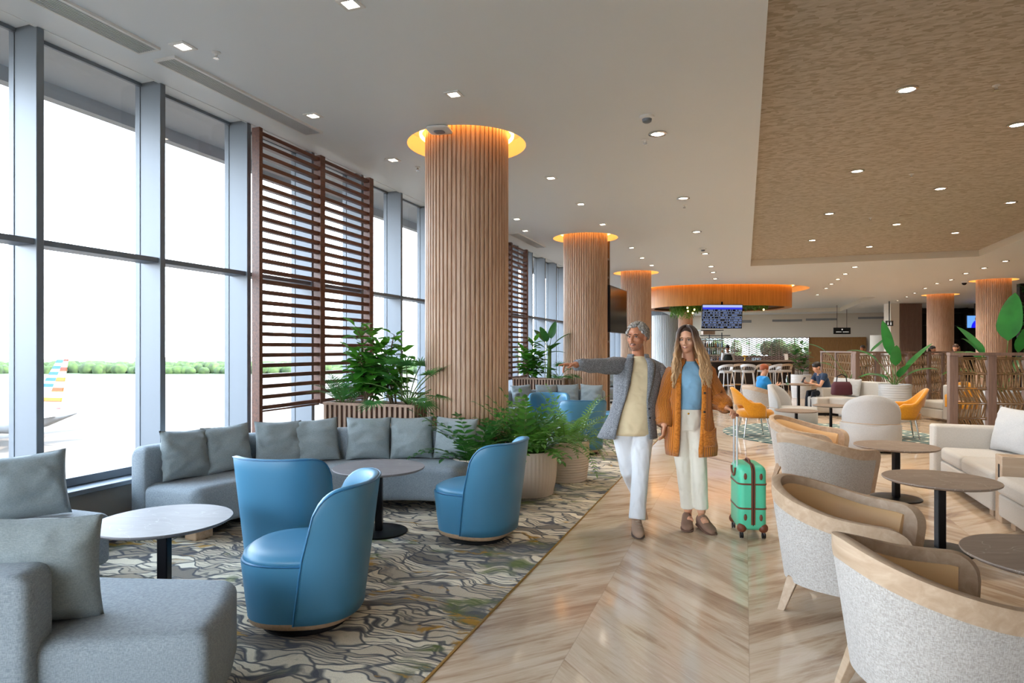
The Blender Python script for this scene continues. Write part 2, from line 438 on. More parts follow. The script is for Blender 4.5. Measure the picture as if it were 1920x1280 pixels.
# outdoors
M['apron'] = None
m = NM('sunlit_concrete_apron', '#e6ddce', .9)
g = m.co('Object', scale=(1, .25, 1)); c = m.ramp(m.noise(g, .05, 5, .6), [(.35, '#3f3123'), (.55, '#40372e'), (.7, '#423b33')])
m.col(c); M['apron'] = m.m
gr = MB().box(-900, 700, -400, 1200, -11.85, -11.55)
struct('ground', gr, M['apron'], smooth=0)
gm = NM('scrub_green', '#6f9a4a', 1); gm.col(gm.ramp(gm.noise(gm.co(), .35, 5), [(.35, '#1c2c12'), (.6, '#33461f'), (.75, '#434d2c')])); M['scrub'] = gm.m
mb = MB(); rnd = random.Random(3)
fw = Vector((-SA, CA, 0)); rt = Vector((CA, SA, 0))
for i in range(2600):
    l = rnd.uniform(-700, 120); d = 345+rnd.uniform(0, 70)-l*.0
    p = fw*d+rt*l; h = rnd.uniform(3.4, 6.0)
    mb.ell((p.x, p.y, -11.55+h*.35), (rnd.uniform(1.8, 5), rnd.uniform(1.8, 5), h*.72), 6)
tag(mb.build('distant_scrub_trees', M['scrub'], smooth=180), 'low green line of scrub trees across the far edge of the airfield', 'trees', kind='stuff')
struct('ground_grass', MB().add([tuple(fw*d+rt*l+Vector((0, 0, -11.53))) for d, l in ((335, -800), (335, 200), (480, 200), (480, -900))], [(0, 1, 2, 3)]), M['scrub'], smooth=0)

# ================================================================ COLUMNS
def fluted(name, c, r, h, mat, n, label, cat, cyl=None, group=None, depth=.022):
    e = empty(name, (c[0], c[1], 0), 0, label, cat, group)
    prof = []
    for i in range(n):
        a = 2*math.pi*i/n; w_ = 2*math.pi/n
        for t, rr in ((0, r-depth), (.3, r-depth), (.34, r-.003), (.44, r), (.9, r), (1.0, r-.003)):
            prof.append(((rr)*math.cos(a+t*w_*.999), (rr)*math.sin(a+t*w_*.999)))
    MB().rings([[(x, y, 0) for x, y in prof], [(x, y, h) for x, y in prof]]).build('fluted_cladding', mat, e, smooth=30)
    return e
colnames = ['nearest fluted oak column beside the curved sofa, behind the grey cushions', 'second fluted oak column along the windows, with a television bracket beside it', 'third fluted oak column along the windows, behind the pointing man']
for c, lb in zip(LCOL, colnames):
    e = fluted('fluted_column', c, .485 if c == LCOL[0] else .47, CEIL+.19, M['fluted'], 58, lb, 'column')
    MB().lathe([(.52, CEIL+.1), (.55, CEIL+.1), (.55, CEIL+.13), (.52, CEIL+.13)], 40, cap=False).build('strip_light', M['cove'], e)
for c, lb in zip(RCOL, ['fluted brown column at far right, just beside the planted wall', 'slimmer looking fluted brown column further back on the right side']):
    e = fluted('fluted_column', c, .5, CEIL+.19, M['fluted'], 58, lb, 'column')
    MB().lathe([(.53, CEIL+.1), (.56, CEIL+.1), (.56, CEIL+.13), (.53, CEIL+.13)], 40, cap=False).build('strip_light', M['cove'], e)
M['paleflute'] = plain('pale_grey_cladding', '#c4c8ca', .5)
p = WD(1247, 655, 27.5); fluted('fluted_column', (p.x, p.y), .55, 3.0, M['paleflute'], 46, 'pale grey fluted column under the orange canopy beside the bar', 'column')
p = WD(1282, 655, 31); fluted('fluted_column', (p.x, p.y), .42, CEIL-.01, M['fluted'], 40, 'brown fluted column between the pale column and the bar shelves', 'column')
p = WD(1652, 655, 36); MB().lathe([(.55, 0), (.55, 2.35)], 40, (p.x, p.y, 0)).build('round_column', M['fascia']); tag(bpy.data.objects['round_column'], 'smooth cream round column beside the brown doors at the far end', 'column')

# ---------------------------------------------------------------- canopy over the bar
cm = NM('orange_canopy_veneer', '#c07e2e', .5); cm.col(cm.ramp(cm.noise(cm.co(scale=(6, 6, .3)), 4, 4), [(.3, '#b06f22'), (.7, '#cd8c3c')]))
e = empty('bar_canopy', (CAN[0], CAN[1], 3.2), R(20), 'large rounded orange canopy hanging from the ceiling over the bar', 'canopy')
o1 = circle((0, 0), 2.75, 72, 2.15, 2.6); o2 = circle((0, 0), 2.5, 72, 1.9, 2.6)
MB().rings([[(x, y, .02) for x, y in o2], [(x, y, 0) for x, y in o1], [(x, y, .93) for x, y in o1], [(x, y, .93) for x, y in o2]], cap=False).build('drum', cm.m, e)
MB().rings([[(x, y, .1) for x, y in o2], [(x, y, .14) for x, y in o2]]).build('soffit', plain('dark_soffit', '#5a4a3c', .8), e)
o3 = circle((0, 0), 2.82, 72, 2.22, 2.6)
MB().rings([[(x, y, .86) for x, y in o1], [(x, y, .86) for x, y in o3], [(x, y, .89) for x, y in o3], [(x, y, .89) for x, y in o1]], cap=False).build('strip_light', M['cove'], e)

# ================================================================ CEILING FITTINGS
Z = CEIL
def drop(o, lb, cat, grp=None): return tag(o, lb, cat, grp)
# linear diffusers
def diffuser(p0, p1, wd, lb):
    p0, p1 = Vector(p0), Vector(p1); L = (p1-p0).length; a = math.atan2((p1-p0).y, (p1-p0).x)
    e = empty('slot_diffuser', (p0.x, p0.y, Z), a, lb, 'air vent')
    MB().box(0, L, -wd/2, wd/2, -.012, -.001).build('backing', plain('vent_shadow', '#9aa0a4', .8), e, smooth=0)
    fr = MB().box(0, L, -wd/2-.02, -wd/2, -.02, 0).box(0, L, wd/2, wd/2+.02, -.02, 0).box(-.02, 0, -wd/2-.02, wd/2+.02, -.02, 0).box(L, L+.02, -wd/2-.02, wd/2+.02, -.02, 0)
    fr.build('frame', M['white'], e, smooth=0)
    s = MB()
    for i in range(9): s.box(0, L, -wd/2+wd*(i+.3)/9, -wd/2+wd*(i+.75)/9, -.018, -.008)
    s.build('slats', plain('vent_slat', '#c9cdd0', .5), e, smooth=0)
X_ = -4.45
diffuser((X_, 1.4, Z), (X_, 3.78, Z), .19, 'ribbed linear ceiling vent at the top left, nearest the camera')
diffuser((X_, 3.95, Z), (X_, 5.85, Z), .19, 'long linear ceiling vent leading towards the wooden louvre screen')
diffuser((X_, 12.3, Z), (X_, 14.2, Z), .2, 'linear ceiling vent above the second louvre screen')

def spot_at(x, y, z, power, par, ang=110, col=(1, .88, .72)):
    l = bpy.data.lights.new('spot', 'SPOT'); l.energy = power; l.spot_size = R(ang); l.spot_blend = .9; l.color = col; l.shadow_soft_size = .06
    o = bpy.data.objects.new('spot', l); COL.objects.link(o); o.parent = par; o.location = (x, y, z); return o
def sq_light(proto=[None]):
    e = empty('square_downlight', (0, 0, 0), 0, 'x', 'downlight')
    MB().box(-.075, .075, -.075, -.045, -.012, 0).box(-.075, .075, .045, .075, -.012, 0).box(-.075, -.045, -.045, .045, -.012, 0).box(.045, .075, -.045, .045, -.012, 0).build('trim_ring', M['white'], e, smooth=0, bevel=.003)
    MB().box(-.045, .045, -.045, .045, -.006, -.001).build('lens', M['lamp'], e, smooth=0)
    return e
def rd_light():
    e = empty('round_downlight', (0, 0, 0), 0, 'x', 'downlight')
    MB().lathe([(.068, -.004), (.072, -.014), (.1, -.01), (.1, 0), (.068, 0)], 28, cap=False).build('trim_ring', M['chrome'], e)
    MB().lathe([(.068, -.006), (.068, -.002)], 28).build('lens', M['lamp'], e)
    return e
SQ, RD = sq_light(), rd_light()
def put(proto, pts, z, label, group, power=0, every=1):
    for i, (u, v) in enumerate(pts):
        p = W(u, v, z) if u > 1 or u == 0 else None
        used = proto.get('used'); o = proto
        if used: o = copy_tree(proto, (p.x, p.y, z), 0)
        else: proto.location = (p.x, p.y, z); proto['used'] = 1
        tag(o, label, 'downlight', group)
        if power and i % every == 0: spots.append((o, power))
spots = []
def setlabel(proto, pts, z, label, group, power=0, every=1): put(proto, pts, z, label, group, power, every)
put(SQ, [(657, 6), (343, 86), (851, 176), (587, 216), (737, 299), (1033, 333), (1089, 382), (1130, 420), (969, 410), (985, 432), (1184, 464), (1204, 483), (1222, 497)], Z,
    'small square downlight in the white ceiling on the window side', 'square downlights in the white ceiling')
put(RD, [(1233, 250), (1281, 371), (1306, 434), (1322, 475), (1333, 499), (1337, 510), (1341, 522)], Z,
    'round downlight in the white ceiling strip left of the brown ceiling', 'round downlights in a row on the white ceiling', 110)
put(RD, [(1701, 167), (1907, 233), (1607, 320), (1763, 353), (1895, 379), (1555, 400), (1681, 420), (1791, 436), (1523, 450), (1630, 462)], Z+TH,
    'round downlight recessed in the brown woven ceiling', 'round downlights in the brown ceiling', 115)
put(RD, [(1603, 500), (1585, 513), (1571, 523), (1559, 532), (1549, 540), (1533, 552), (1885, 489), (1845, 502), (1811, 512), (1783, 524), (1757, 531), (1735, 540), (1715, 549), (1700, 556), (1683, 563)], Z,
    'small round downlight in the white ceiling beyond the brown ceiling', 'far round downlights beyond the brown ceiling', 85, 1)
for o, pw in spots: spot_at(0, 0, -.03, pw, o)
# sprinklers
def sprinkler(u, v, z, lb, grp=None):
    p = W(u, v, z); e = empty('sprinkler_head', (p.x, p.y, z), 0, lb, 'sprinkler', grp)
    MB().lathe([(.035, 0), (.035, -.006), (.012, -.012), (.012, -.03), (.006, -.035), (.006, -.045)], 16).build('base', M['white'], e)
    MB().lathe([(.022, -.05), (.022, -.046)], 16).tube([(.012, 0, -.03), (.016, 0, -.04), (0, 0, -.048)], .002, 6).tube([(-.012, 0, -.03), (-.016, 0, -.04), (0, 0, -.048)], .002, 6).build('deflector', M['chrome'], e)
sprinkler(405, 98, Z, 'sprinkler head near the top left between the two linear vents')
sprinkler(1210, 262, Z, 'sprinkler head just left of the largest round downlight')
sprinkler(783, 313, Z, 'sprinkler head on the white ceiling left of the first column')
sprinkler(1283, 384, Z, 'sprinkler head on the white ceiling below the second round downlight')
sprinkler(1868, 160, Z+TH, 'sprinkler head at the upper right of the brown ceiling')
sprinkler(1709, 326, Z+TH, 'sprinkler head in the middle of the brown ceiling')
sprinkler(1632, 408, Z+TH, 'sprinkler head at the far part of the brown ceiling')
p = W(1213, 218, Z); e = empty('smoke_detector', (p.x, p.y, Z), 0, 'white smoke detector on the ceiling near the largest round downlight', 'smoke detector')
MB().lathe([(.075, 0), (.075, -.02), (.055, -.03)], 28).build('base', M['white'], e)
MB().lathe([(.05, -.03), (.045, -.055), (.03, -.065)], 28).build('sensor_cap', M['alu'], e)
p = W(1318, 466, Z); e = empty('smoke_detector', (p.x, p.y, Z), 0, 'white smoke detector further back in the row of round downlights', 'smoke detector')
MB().lathe([(.08, 0), (.08, -.02), (.055, -.03)], 28).build('base', M['white'], e)
MB().lathe([(.05, -.03), (.045, -.055), (.03, -.065)], 28).build('sensor_cap', M['alu'], e)
p = W(824, 240, Z); e = empty('wireless_access_point', (p.x, p.y, Z), R(10), 'white square wireless box on the ceiling left of the first column', 'access point')
MB().rings([[(x*.9, y*.9, -.001) for x, y in circle((0, 0), .11, 32, .11, 5)], [(x, y, -.012) for x, y in circle((0, 0), .125, 32, .125, 5)], [(x, y, -.03) for x, y in circle((0, 0), .125, 32, .125, 5)], [(x*.8, y*.8, -.042) for x, y in circle((0, 0), .12, 32, .12, 5)]]).build('housing', M['white'], e)
MB().rings([[(x, y, -.041) for x, y in circle((0, 0), .06, 32, .06, 3)], [(x, y, -.048) for x, y in circle((0, 0), .05, 32, .05, 3)]]).build('face_plate', M['alu'], e)
p = W(1698, 404, Z+TH); tag(MB().lathe([(.11, 0), (.11, -.008), (.09, -.012)], 32, (p.x, p.y, Z+TH)).build('ceiling_speaker', plain('beige_grille', '#b4a592', .8)), 'flat beige round speaker set flush in the brown ceiling', 'speaker')
p = W(1808, 527, Z); e = empty('dome_camera', (p.x, p.y, Z), 0, 'dark dome camera on the ceiling left of the far right column', 'security camera')
MB().lathe([(.09, 0), (.09, -.04), (.08, -.06)], 24).build('base', M['white'], e); MB().lathe([(.08, -.06), (.07, -.1), (.04, -.13), (.005, -.14)], 24).build('dome', M['black'], e)

# ================================================================ LOUVRE SCREENS
def louvre(y0, pieces, lb, x=-4.78):
    e = empty('louvre_screen', (x, y0, 0), 0, lb, 'screen')
    zt, zb = 3.86, .93; W2 = 1.06
    MB().box(-.05, .05, -.02, .03, 0.0045, zt).build('frame_post', M['louvre'], e, smooth=0, bevel=.003)
    for k in range(pieces):
        a = .03+k*W2
        MB().box(-.05, .05, a+W2-.09, a+W2, zb-.02, zt).build('frame_post', M['louvre'], e, smooth=0, bevel=.003)
        n = 26
        for i in range(n+1):
            z = zt-.05-(zt-zb-.06)*i/n
            MB().box(-.03, .03, a, a+W2-.09, z-.021, z+.021).build('slat', M['louvre'], e, smooth=0)
        MB().box(-.03, .03, a, a+W2-.09, zb-.035, zb-.02).build('bottom_rail', M['louvre'], e, smooth=0)
louvre(5.36, 2, 'tall dark wooden louvre screen of two panels before the nearest windows')
louvre(11.95, 2, 'dark wooden louvre screen glimpsed between the first and second columns')
louvre(18.55, 2, 'distant dark wooden louvre screen seen past the second column')
# ================================================================ FURNITURE
def rrect(x0, z0, x1, z1, r, seg=4, rb=None):
    o = []; rb = r if rb is None else rb
    for cx, cz, a, q in ((x1-r, z1-r, 0, r), (x0+r, z1-r, 90, r), (x0+rb, z0+rb, 180, rb), (x1-rb, z0+rb, 270, rb)):
        for i in range(seg+1):
            t = R(a+90*i/seg); o.append((cx+q*math.cos(t), cz+q*math.sin(t)))
    return o
def arc_sweep(prof, a0, a1, n, endr=.03):
    """sweep (r,z) profile round the local origin with softly rounded ends"""
    rs = []
    cr_ = sum(p[0] for p in prof)/len(prof); cz_ = sum(p[1] for p in prof)/len(prof)
    def ring(a, ins):
        o = []
        for r_, z_ in prof:
            dr, dz = r_-cr_, z_-cz_; L = math.hypot(dr, dz); q = max(0, (L-ins))/L
            o.append(((cr_+dr*q)*math.cos(a), (cr_+dr*q)*math.sin(a), cz_+dz*q))
        return o
    da = endr/cr_
    for k in range(4):
        t = k/3*math.pi/2; rs.append(ring(a0+da*(1-math.sin(t)), endr*(1-math.cos(math.pi/2-t)) if False else endr*(1-math.sin(t))))
    rs = [ring(a0+da*(1-math.cos(k/4*math.pi/2)), endr*(1-math.sin(k/4*math.pi/2))) for k in range(5)]
    for i in range(1, n): rs.append(ring(a0+da+(a1-a0-2*da)*i/n, 0))
    rs += [ring(a1-da*(1-math.cos(k/4*math.pi/2)), endr*(1-math.sin(k/4*math.pi/2))) for k in range(4, -1, -1)]
    return MB().rings(rs)
def pillow(w_, h_, t_, seed=0, name='cushion', mat=None, n=22):
    lump = .3 if mat else 1
    """scatter cushion standing in local XZ, base at z=0, thickness along Y"""
    mb = MB(); vs = []; fs = []
    for side in (1, -1):
        for j in range(n+1):
            for i in range(n+1):
                u = i/n*2-1; v = j/n*2-1
                pin = 1-.07*(1-abs(u)**2)*abs(v)**4; pin2 = 1-.07*(1-abs(v)**2)*abs(u)**4
                x = u*w_/2*pin2; z = v*h_/2*pin
                y = t_/2*(max(0, 1-abs(u)**2.6)**.55)*(max(0, 1-abs(v)**2.6)**.55)
                wr = noise.noise(Vector((x*7+seed*9, z*14+seed, side*3)))*.3+noise.noise(Vector((x*20+seed, z*34+seed*3, side)))*.12
                e = (abs(u)**1.5)
                y *= 1+wr*(.6+1.7*e)*lump
                y += lump*.008*math.sin(z*75+x*38*(1 if u > 0 else -1)+seed+noise.noise(Vector((x*9, z*9, seed)))*4)*e*(1-abs(u)**8)
                vs.append((x, side*y, z+h_/2))
    N = (n+1)*(n+1)
    for s_ in (0, 1):
        for j in range(n):
            for i in range(n):
                a = s_*N+j*(n+1)+i; fs.append((a, a+1, a+n+2, a+n+1))
    mb.add(vs, fs)
    me_o = mb.build(name, mat or M['cushion'], smooth=180)
    bm = bmesh.new(); bm.from_mesh(me_o.data); bmesh.ops.remove_doubles(bm, verts=bm.verts[:], dist=.0006); bmesh.ops.recalc_face_normals(bm, faces=bm.faces[:]); bm.to_mesh(me_o.data); bm.free(); me_o.data.shade_smooth()
    return me_o
def place(o, loc, rz=0, rx=0, ry=0):
    o.location = loc; o.rotation_euler = (rx, ry, rz); return o

ORD = ['first', 'second', 'third', 'fourth', 'fifth', 'sixth', 'seventh']
# ---- curved sofa round the round table; origin is the centre of its curve
def curved_sofa(c, lb, cl, group, far=False):
    e = empty('curved_sofa', (c[0], c[1], 0), 0, lb, 'sofa', group)
    A = [(R(88), R(181))]
    for a0, a1 in A:
        arc_sweep(rrect(1.50, .1, 2.1, .435, .06), a0, a1, 40, .09).build('seat', M['sofa'], e, smooth=180)
    for a0, a1 in A:
        arc_sweep(rrect(2.03, .1, 2.2, .745, .06), a0, a1, 40, .06).build('backrest', M['sofa'], e, smooth=180)
    for a in (91, 133, 176):
        for r_ in ((1.62, 2.02) if not far else (1.62,)):
            MB().cbox((0, 0, .052), (.13, .17, .1)).build('foot', M['plinth'], e, smooth=0, bevel=.01, loc=(r_*math.cos(R(a)), r_*math.sin(R(a)), 0)).rotation_euler = (0, 0, R(a))
    for i, a in enumerate((172, 160, 146.5, 135.5, 121, 108, 95)):
        p = Vector((math.cos(R(a)), math.sin(R(a)), 0))*1.925+Vector((c[0], c[1], .435))
        if far and i < 3: continue
        q = pillow(.45, .43, .17, i+(9 if far else 0))
        place(q, p, R(a-90), R(-11), R((3, -2, 2, -3, 1, -2, 2)[i]))
        tag(q, cl % ORD[i], 'cushion', 'grey cushions on the curved sofas')
curved_sofa((-2.6, 3.95), 'long curved grey sofa with seven cushions wrapping the pale round table', 'grey square cushion, %s from the left on the near curved sofa', None)
curved_sofa((-2.7, 10.5), 'curved grey sofa further back below the second column', 'grey square cushion, %s from the left on the far curved sofa', None, True)
curved_sofa((-2.69, 17.1), 'most distant curved grey sofa, near the third column', 'grey square cushion, %s from the left on the most distant curved sofa', None, True)

# ---- foreground sofa pieces
def prism(poly, z0, z1, rad=.05, seg=4, crown=.0):
    cx = sum(p[0] for p in poly)/len(poly); cy = sum(p[1] for p in poly)/len(poly)
    def off(ins, z):
        o = []
        n = len(poly)
        for i, (x, y) in enumerate(poly):
            dx, dy = x-cx, y-cy; L = math.hypot(dx, dy); k = max(.05, (L-ins*1.2)/L); o.append((cx+dx*k, cy+dy*k, z))
        return o
    rs = [off(.02, z0), off(0, z0+.02)]
    for k in range(1, 5): rs.append(off(0, z0+.02+(z1-rad-z0-.02)*k/4))
    for k in range(1, seg+1):
        t = k/seg*math.pi/2; rs.append(off(rad*(1-math.cos(t)), z1-rad+rad*math.sin(t)))
    for k in (.15, .3, .5): rs.append(off(rad+k*.5, z1+crown*k))
    return MB().rings(rs)
def roundpoly(pts, r, seg=5):
    o = []; n = len(pts)
    for i in range(n):
        a, b, c = Vector(pts[i-1]), Vector(pts[i]), Vector(pts[(i+1) % n])
        d1 = (a-b).normalized(); d2 = (c-b).normalized(); ang = d1.angle(d2)
        t = min(r/math.tan(ang/2), (a-b).length*.45, (c-b).length*.45); p1 = b+d1*t; p2 = b+d2*t
        for k in range(seg+1):
            s = k/seg; o.append(tuple((1-s)**2*p1+2*s*(1-s)*b+s*s*p2))
    # densify
    out = []
    for i in range(len(o)):
        a, b = Vector(o[i]), Vector(o[(i+1) % len(o)]); m_ = max(1, int((b-a).length/.12))
        for k in range(m_): out.append(tuple(a+(b-a)*k/m_))
    return out
def sofa_module(name, loc, rz, seat, back, lb, feet=()):
    e = empty(name, (loc[0], loc[1], 0), rz, lb, 'sofa')
    prism(roundpoly(seat, .05), .09, .435, .055, crown=.02).build('seat', M['sofa'], e, smooth=180)
    if back: prism(roundpoly(back, .045), .09, .72, .05).build('backrest', M['sofa'], e, smooth=180)
    for x, y in feet: MB().cbox((x, y, .045), (.12, .16, .09)).build('foot', M['plinth'], e, smooth=0, bevel=.008)
    return e
sofa_module('sofa_module', (-1.98, 1.98), R(32), [(-1.5, .0), (-.02, .0), (-.0, .3), (-.03, .6), (-.4, .72), (-.85, .86), (-1.5, 1.0)], [(-1.55, -.06), (-.62, -.06), (-.62, .15), (-1.55, .15)],
            'grey chaise shaped sofa piece in the bottom left corner', [(-.2, .12), (-.2, .5), (-1.3, .1)])
q = pillow(.52, .46, .2, 31); place(q, (-2.74, 1.80, .43), R(32), R(8), R(2)); tag(q, 'large grey cushion propped on the bottom left sofa piece', 'cushion')
sofa_module('sofa_module', (-4.1, 3.2), 0, [(-.62, -1.9), (.0, -1.9), (.05, -.5), (.0, .0), (-.62, .0)], [(-.76, -1.9), (-.56, -1.9), (-.56, -.14), (-.76, -.14)],
            'grey sofa piece by the window at the left edge, behind the bottom left sofa', [(-.1, -.15), (-.1, -1.4)])
q = pillow(.5, .44, .2, 33); place(q, (-4.42, 2.85, .43), R(62), R(-14), R(-3)); tag(q, 'grey cushion standing on the sofa piece by the window at the left edge', 'cushion')

# ---- round tables
def table(name, loc, r, h, top, lb, baser=.24, z0=0.0, pole=.03):
    e = empty(name, (loc[0], loc[1], z0), R(20), lb, 'table')
    MB().lathe([(r-.02, h-.022), (r-.003, h-.012), (r, h-.006), (r-.002, h)], 64).build('table_top', M[top], e, smooth=30)
    MB().box(-pole, pole, -pole, pole, .012, h-.022).build('pole', M['black'], e, smooth=0, bevel=.006)
    MB().lathe([(baser, 0), (baser, .008), (baser-.01, .012), (.05, .016)], 48).build('base_plate', M['black'], e)
    return e
table('round_table', (-3.2, 2.83), .372, .55, 'toplight', 'pale round table on a black pole at the left, nearest the window', z0=.005)
table('round_table', (-2.92, 4.72), .385, .55, 'toplight', 'pale round table partly hidden behind the blue chairs, inside the curved sofa', z0=.005)
table('round_table', (1.42, 5.79), .395, .55, 'topdark', 'taupe round table in the middle of the right seating row, black base visible')
table('round_table', (1.48, 7.64), .395, .55, 'topdark', 'taupe round table furthest back in the right row, by the beige sofa arm')
table('round_table', (1.42, 3.80), .395, .55, 'topdark', 'taupe round table cut by the right edge, nearest the camera')
table('round_table', (-2.95, 11.3), .385, .55, 'toplight', 'pale round table beyond the ferns, in the second seating bay', z0=.005)

# ---- blue swivel chairs (front is local +Y)
def superring(rx, ry, z, n=40, p=2.5, cy=0):
    return [(x, y+cy, z) for x, y in circle((0, 0), rx, n, ry, p)]
def blue_chair(lb):
    e = empty('swivel_tub_chair', (0, 0, 0), 0, lb, 'chair')
    MB().rings([superring(.285, .3, z, p=2.6) for z in (.09, .1)]+[superring(.29+.008*k, .3+.008*k, .1+.3*k/4, p=2.6) for k in range(1, 5)]).build('seat_base', M['blue'], e, smooth=60)
    MB().rings([superring(.3, .31, .4), superring(.315, .325, .412), superring(.31, .32, .435), superring(.28, .29, .452), superring(.2, .21, .46), superring(.08, .09, .462)]).build('seat', M['blue'], e, smooth=180)
    ring = superring(.318, .328, .405, 60); MB().rings([[(x, y, z+dz) if True else 0 for x, y, z in superring(.314+dr, .324+dr, .405, 60)] for dr, dz in ((0, -.005), (.006, 0), (0, .006), (-.006, 0), (0, -.005))], cap=False).build('seat_piping', M['bluepipe'], e)
    rs = []; pip = []; n = 44
    zb, zs, zt = .092, .45, .83
    for i in range(n+1):
        s = i/n*2-1; a_s = abs(s)
        top = zs+(zt-zs)*(1-a_s**7)**(1/2.6)-.012*(1-a_s**2)
        o = []; zz = [zb+(top-.015-zb)*k/10 for k in range(11)]
        def pt(z, off):
            t = (z-zb)/(zt-zb); ang = R(270)+s*R(86-12*t)
            fl = .312+.055*t; rr = fl+off
            # superellipse radius
            ca, sa_ = math.cos(ang), math.sin(ang); k = (abs(ca)**2.5+abs(sa_/1.04)**2.5)**(-1/2.5)
            return (rr*k*ca, rr*k*sa_-.035*t, z)
        outer = [pt(z, 0) for z in zz]
        crown = [pt(top, -.006), pt(top+.004, -.022), pt(top, -.038)]
        inner = [pt(z, -.05+.012*math.sin(k*.3)) for k, z in enumerate(reversed(zz))]
        rs.append(outer+crown+inner); pip.append(pt(top-.004, 0))
    MB().rings(rs).build('back_shell', M['blue'], e, smooth=180)
    lo = [(x, y, z) for x, y, z in (rs[0][k] for k in range(10, 0, -1))]; lo2 = [rs[-1][k] for k in range(1, 11)]
    MB().tube([rs[0][k] for k in range(0, 10)]+pip+[rs[-1][k] for k in range(9, -1, -1)], .0055, 6).build('piping', M['bluepipe'], e)
    MB().rings([superring(.255, .27, .045), superring(.28, .293, .06), superring(.285, .3, .09)]).build('plinth', M['plinth'], e, smooth=50)
    MB().lathe([(.235, .004), (.24, .02), (.22, .045)], 40).build('swivel_base', M['blackm'], e)
    return e
def dirz(f): return math.atan2(f[1], f[0])-math.pi/2
B = blue_chair('blue leather swivel tub chair in the foreground, its seat towards the left table')
B.location = (-2.37, 3.05, 0); B.rotation_euler = (0, 0, dirz((-.9, -.36)))
blues = [((-3.06, 3.82), (-.15, 1), 'blue leather tub chair seen from behind, between the two pale tables'),
         ((-2.08, 4.87), (-.98, .12), 'blue leather tub chair to the right of the pale round table, beside the ribbed planter'),
         ((-2.3, 9.35), (-.35, .9), 'dark blue tub chair seen from behind just beyond the ferns'),
         ((-3.05, 10.1), (.2, -1), 'blue tub chair facing the camera behind the ferns, before the far cushions'),
         ((-2.05, 11.25), (-1, .1), 'blue tub chair turned left beside the pointing man, in the second seating bay')]
for (x, y), f, lb in blues: copy_tree(B, (x, y, 0), dirz(f), lb)

# ---- barrel armchairs (front is local +Y)
def barrel_chair(lb):
    e = empty('barrel_armchair', (0, 0, 0), 0, lb, 'chair')
    n = 64; A = R(122)
    def kz(z): return .84+.16*min(1, max(0, (z-.17)/.5))
    def path(s, z, off):
        ang = R(270)+s*A; k = kz(z); ca, sa_ = math.cos(ang), math.sin(ang); q = (abs(ca)**2.3+abs(sa_)**2.3)**(-1/2.3)
        return ((.405+off)*k*q*ca, (.44+off)*k*q*sa_*(1.55 if sa_ > 0 else 1), z)
    def rim(s):
        a = abs(s); base = .745-.15*(.5-.5*math.cos(math.pi*min(1, a*1.05)))
        if a > .9: base -= .13*(1-math.sqrt(max(0, 1-((a-.9)/.1)**2)))
        return base
    S = sorted(set([i/n*2-1 for i in range(n+1)]+[sg*q for q in (.93, .9301, .94, .96, .98, .99, .995) for sg in (-1, 1)]))
    rs = []
    for s in S:
        t = rim(s); b = t-.095 if abs(s) <= .93 else .175
        m_ = 5; zz = [b+(t-b)*k/m_ for k in range(m_+1)]
        rs.append([path(s, z, 0) for z in zz]+[path(s, t+.004, -.012), path(s, t+.004, -.04)]+[path(s, z, -.052) for z in reversed(zz)])
    MB().rings(rs).build('wooden_rim', M['rim'], e, smooth=35)
    rs = []; rs2 = []
    for s in [i/n*2-1 for i in range(n+1)]:
        s *= .932; t = rim(s)-.09
        zz = [.17+(t-.17)*k/6 for k in range(7)]
        rs.append([path(s, z, -.002) for z in zz]+[path(s, z, -.03) for z in reversed(zz)])
        t += .035; zz = [.25+(t-.25)*k/6 for k in range(7)]
        rs2.append([path(s, z, -.045) for z in zz[:-1]]+[path(s, t, -.054), path(s, t+.003, -.06)]+[path(s, z, -.066-.014*math.sin(math.pi*k/6)) for k, z in enumerate(reversed(zz))])
    MB().rings(rs).build('outer_fabric', M['shell'], e, smooth=60)
    MB().rings(rs2).build('inner_leather', M['tan'], e, smooth=60)
    MB().rings([superring(.27, .3, .172, p=2.3, cy=-.0), superring(.285, .315, .2, p=2.3, cy=-.0), superring(.285, .315, .26, p=2.3, cy=-.0)]).build('seat_base', M['shell'], e, smooth=50)
    MB().rings([superring(.26, .29, .262, p=2.4, cy=.0), superring(.285, .315, .28, p=2.4, cy=.0), superring(.3, .33, .36, p=2.4, cy=.0), superring(.28, .31, .4, p=2.4, cy=.0), superring(.18, .2, .412, p=2.4, cy=.0)]).build('seat_cushion', M['tan'], e, smooth=180)
    for sx_, sy_ in ((1, 1), (-1, 1), (1, -1), (-1, -1)):
        x, y = .22*sx_, .24*sy_-.03
        MB().rings([[(x+dx*.033, y+dy*.033, .2) for dx, dy in ((-1, -1), (1, -1), (1, 1), (-1, 1))], [(x*1.22+dx*.02, y*1.22+dy*.02, 0) for dx, dy in ((-1, -1), (1, -1), (1, 1), (-1, 1))]]).build('leg', M['rim'], e, smooth=0, bevel=.004)
    return e
C = barrel_chair('ivory barrel armchair with wooden rim nearest the camera, seen from behind')
C.location = (.81, 3.15, 0); C.rotation_euler = (0, 0, dirz((.93, .3)))
for (x, y), f, lb in [((.60, 4.3), (.95, -.3), 'ivory barrel armchair whose tan leather inside shows, second from the camera'),
                      ((.74, 7.0), (.7, .65), 'ivory barrel armchair seen from behind, third from the camera'),
                      ((.72, 8.35), (.92, -.36), 'ivory barrel armchair furthest back, its tan inside showing over the third')]:
    copy_tree(C, (x, y, 0), dirz(f), lb)

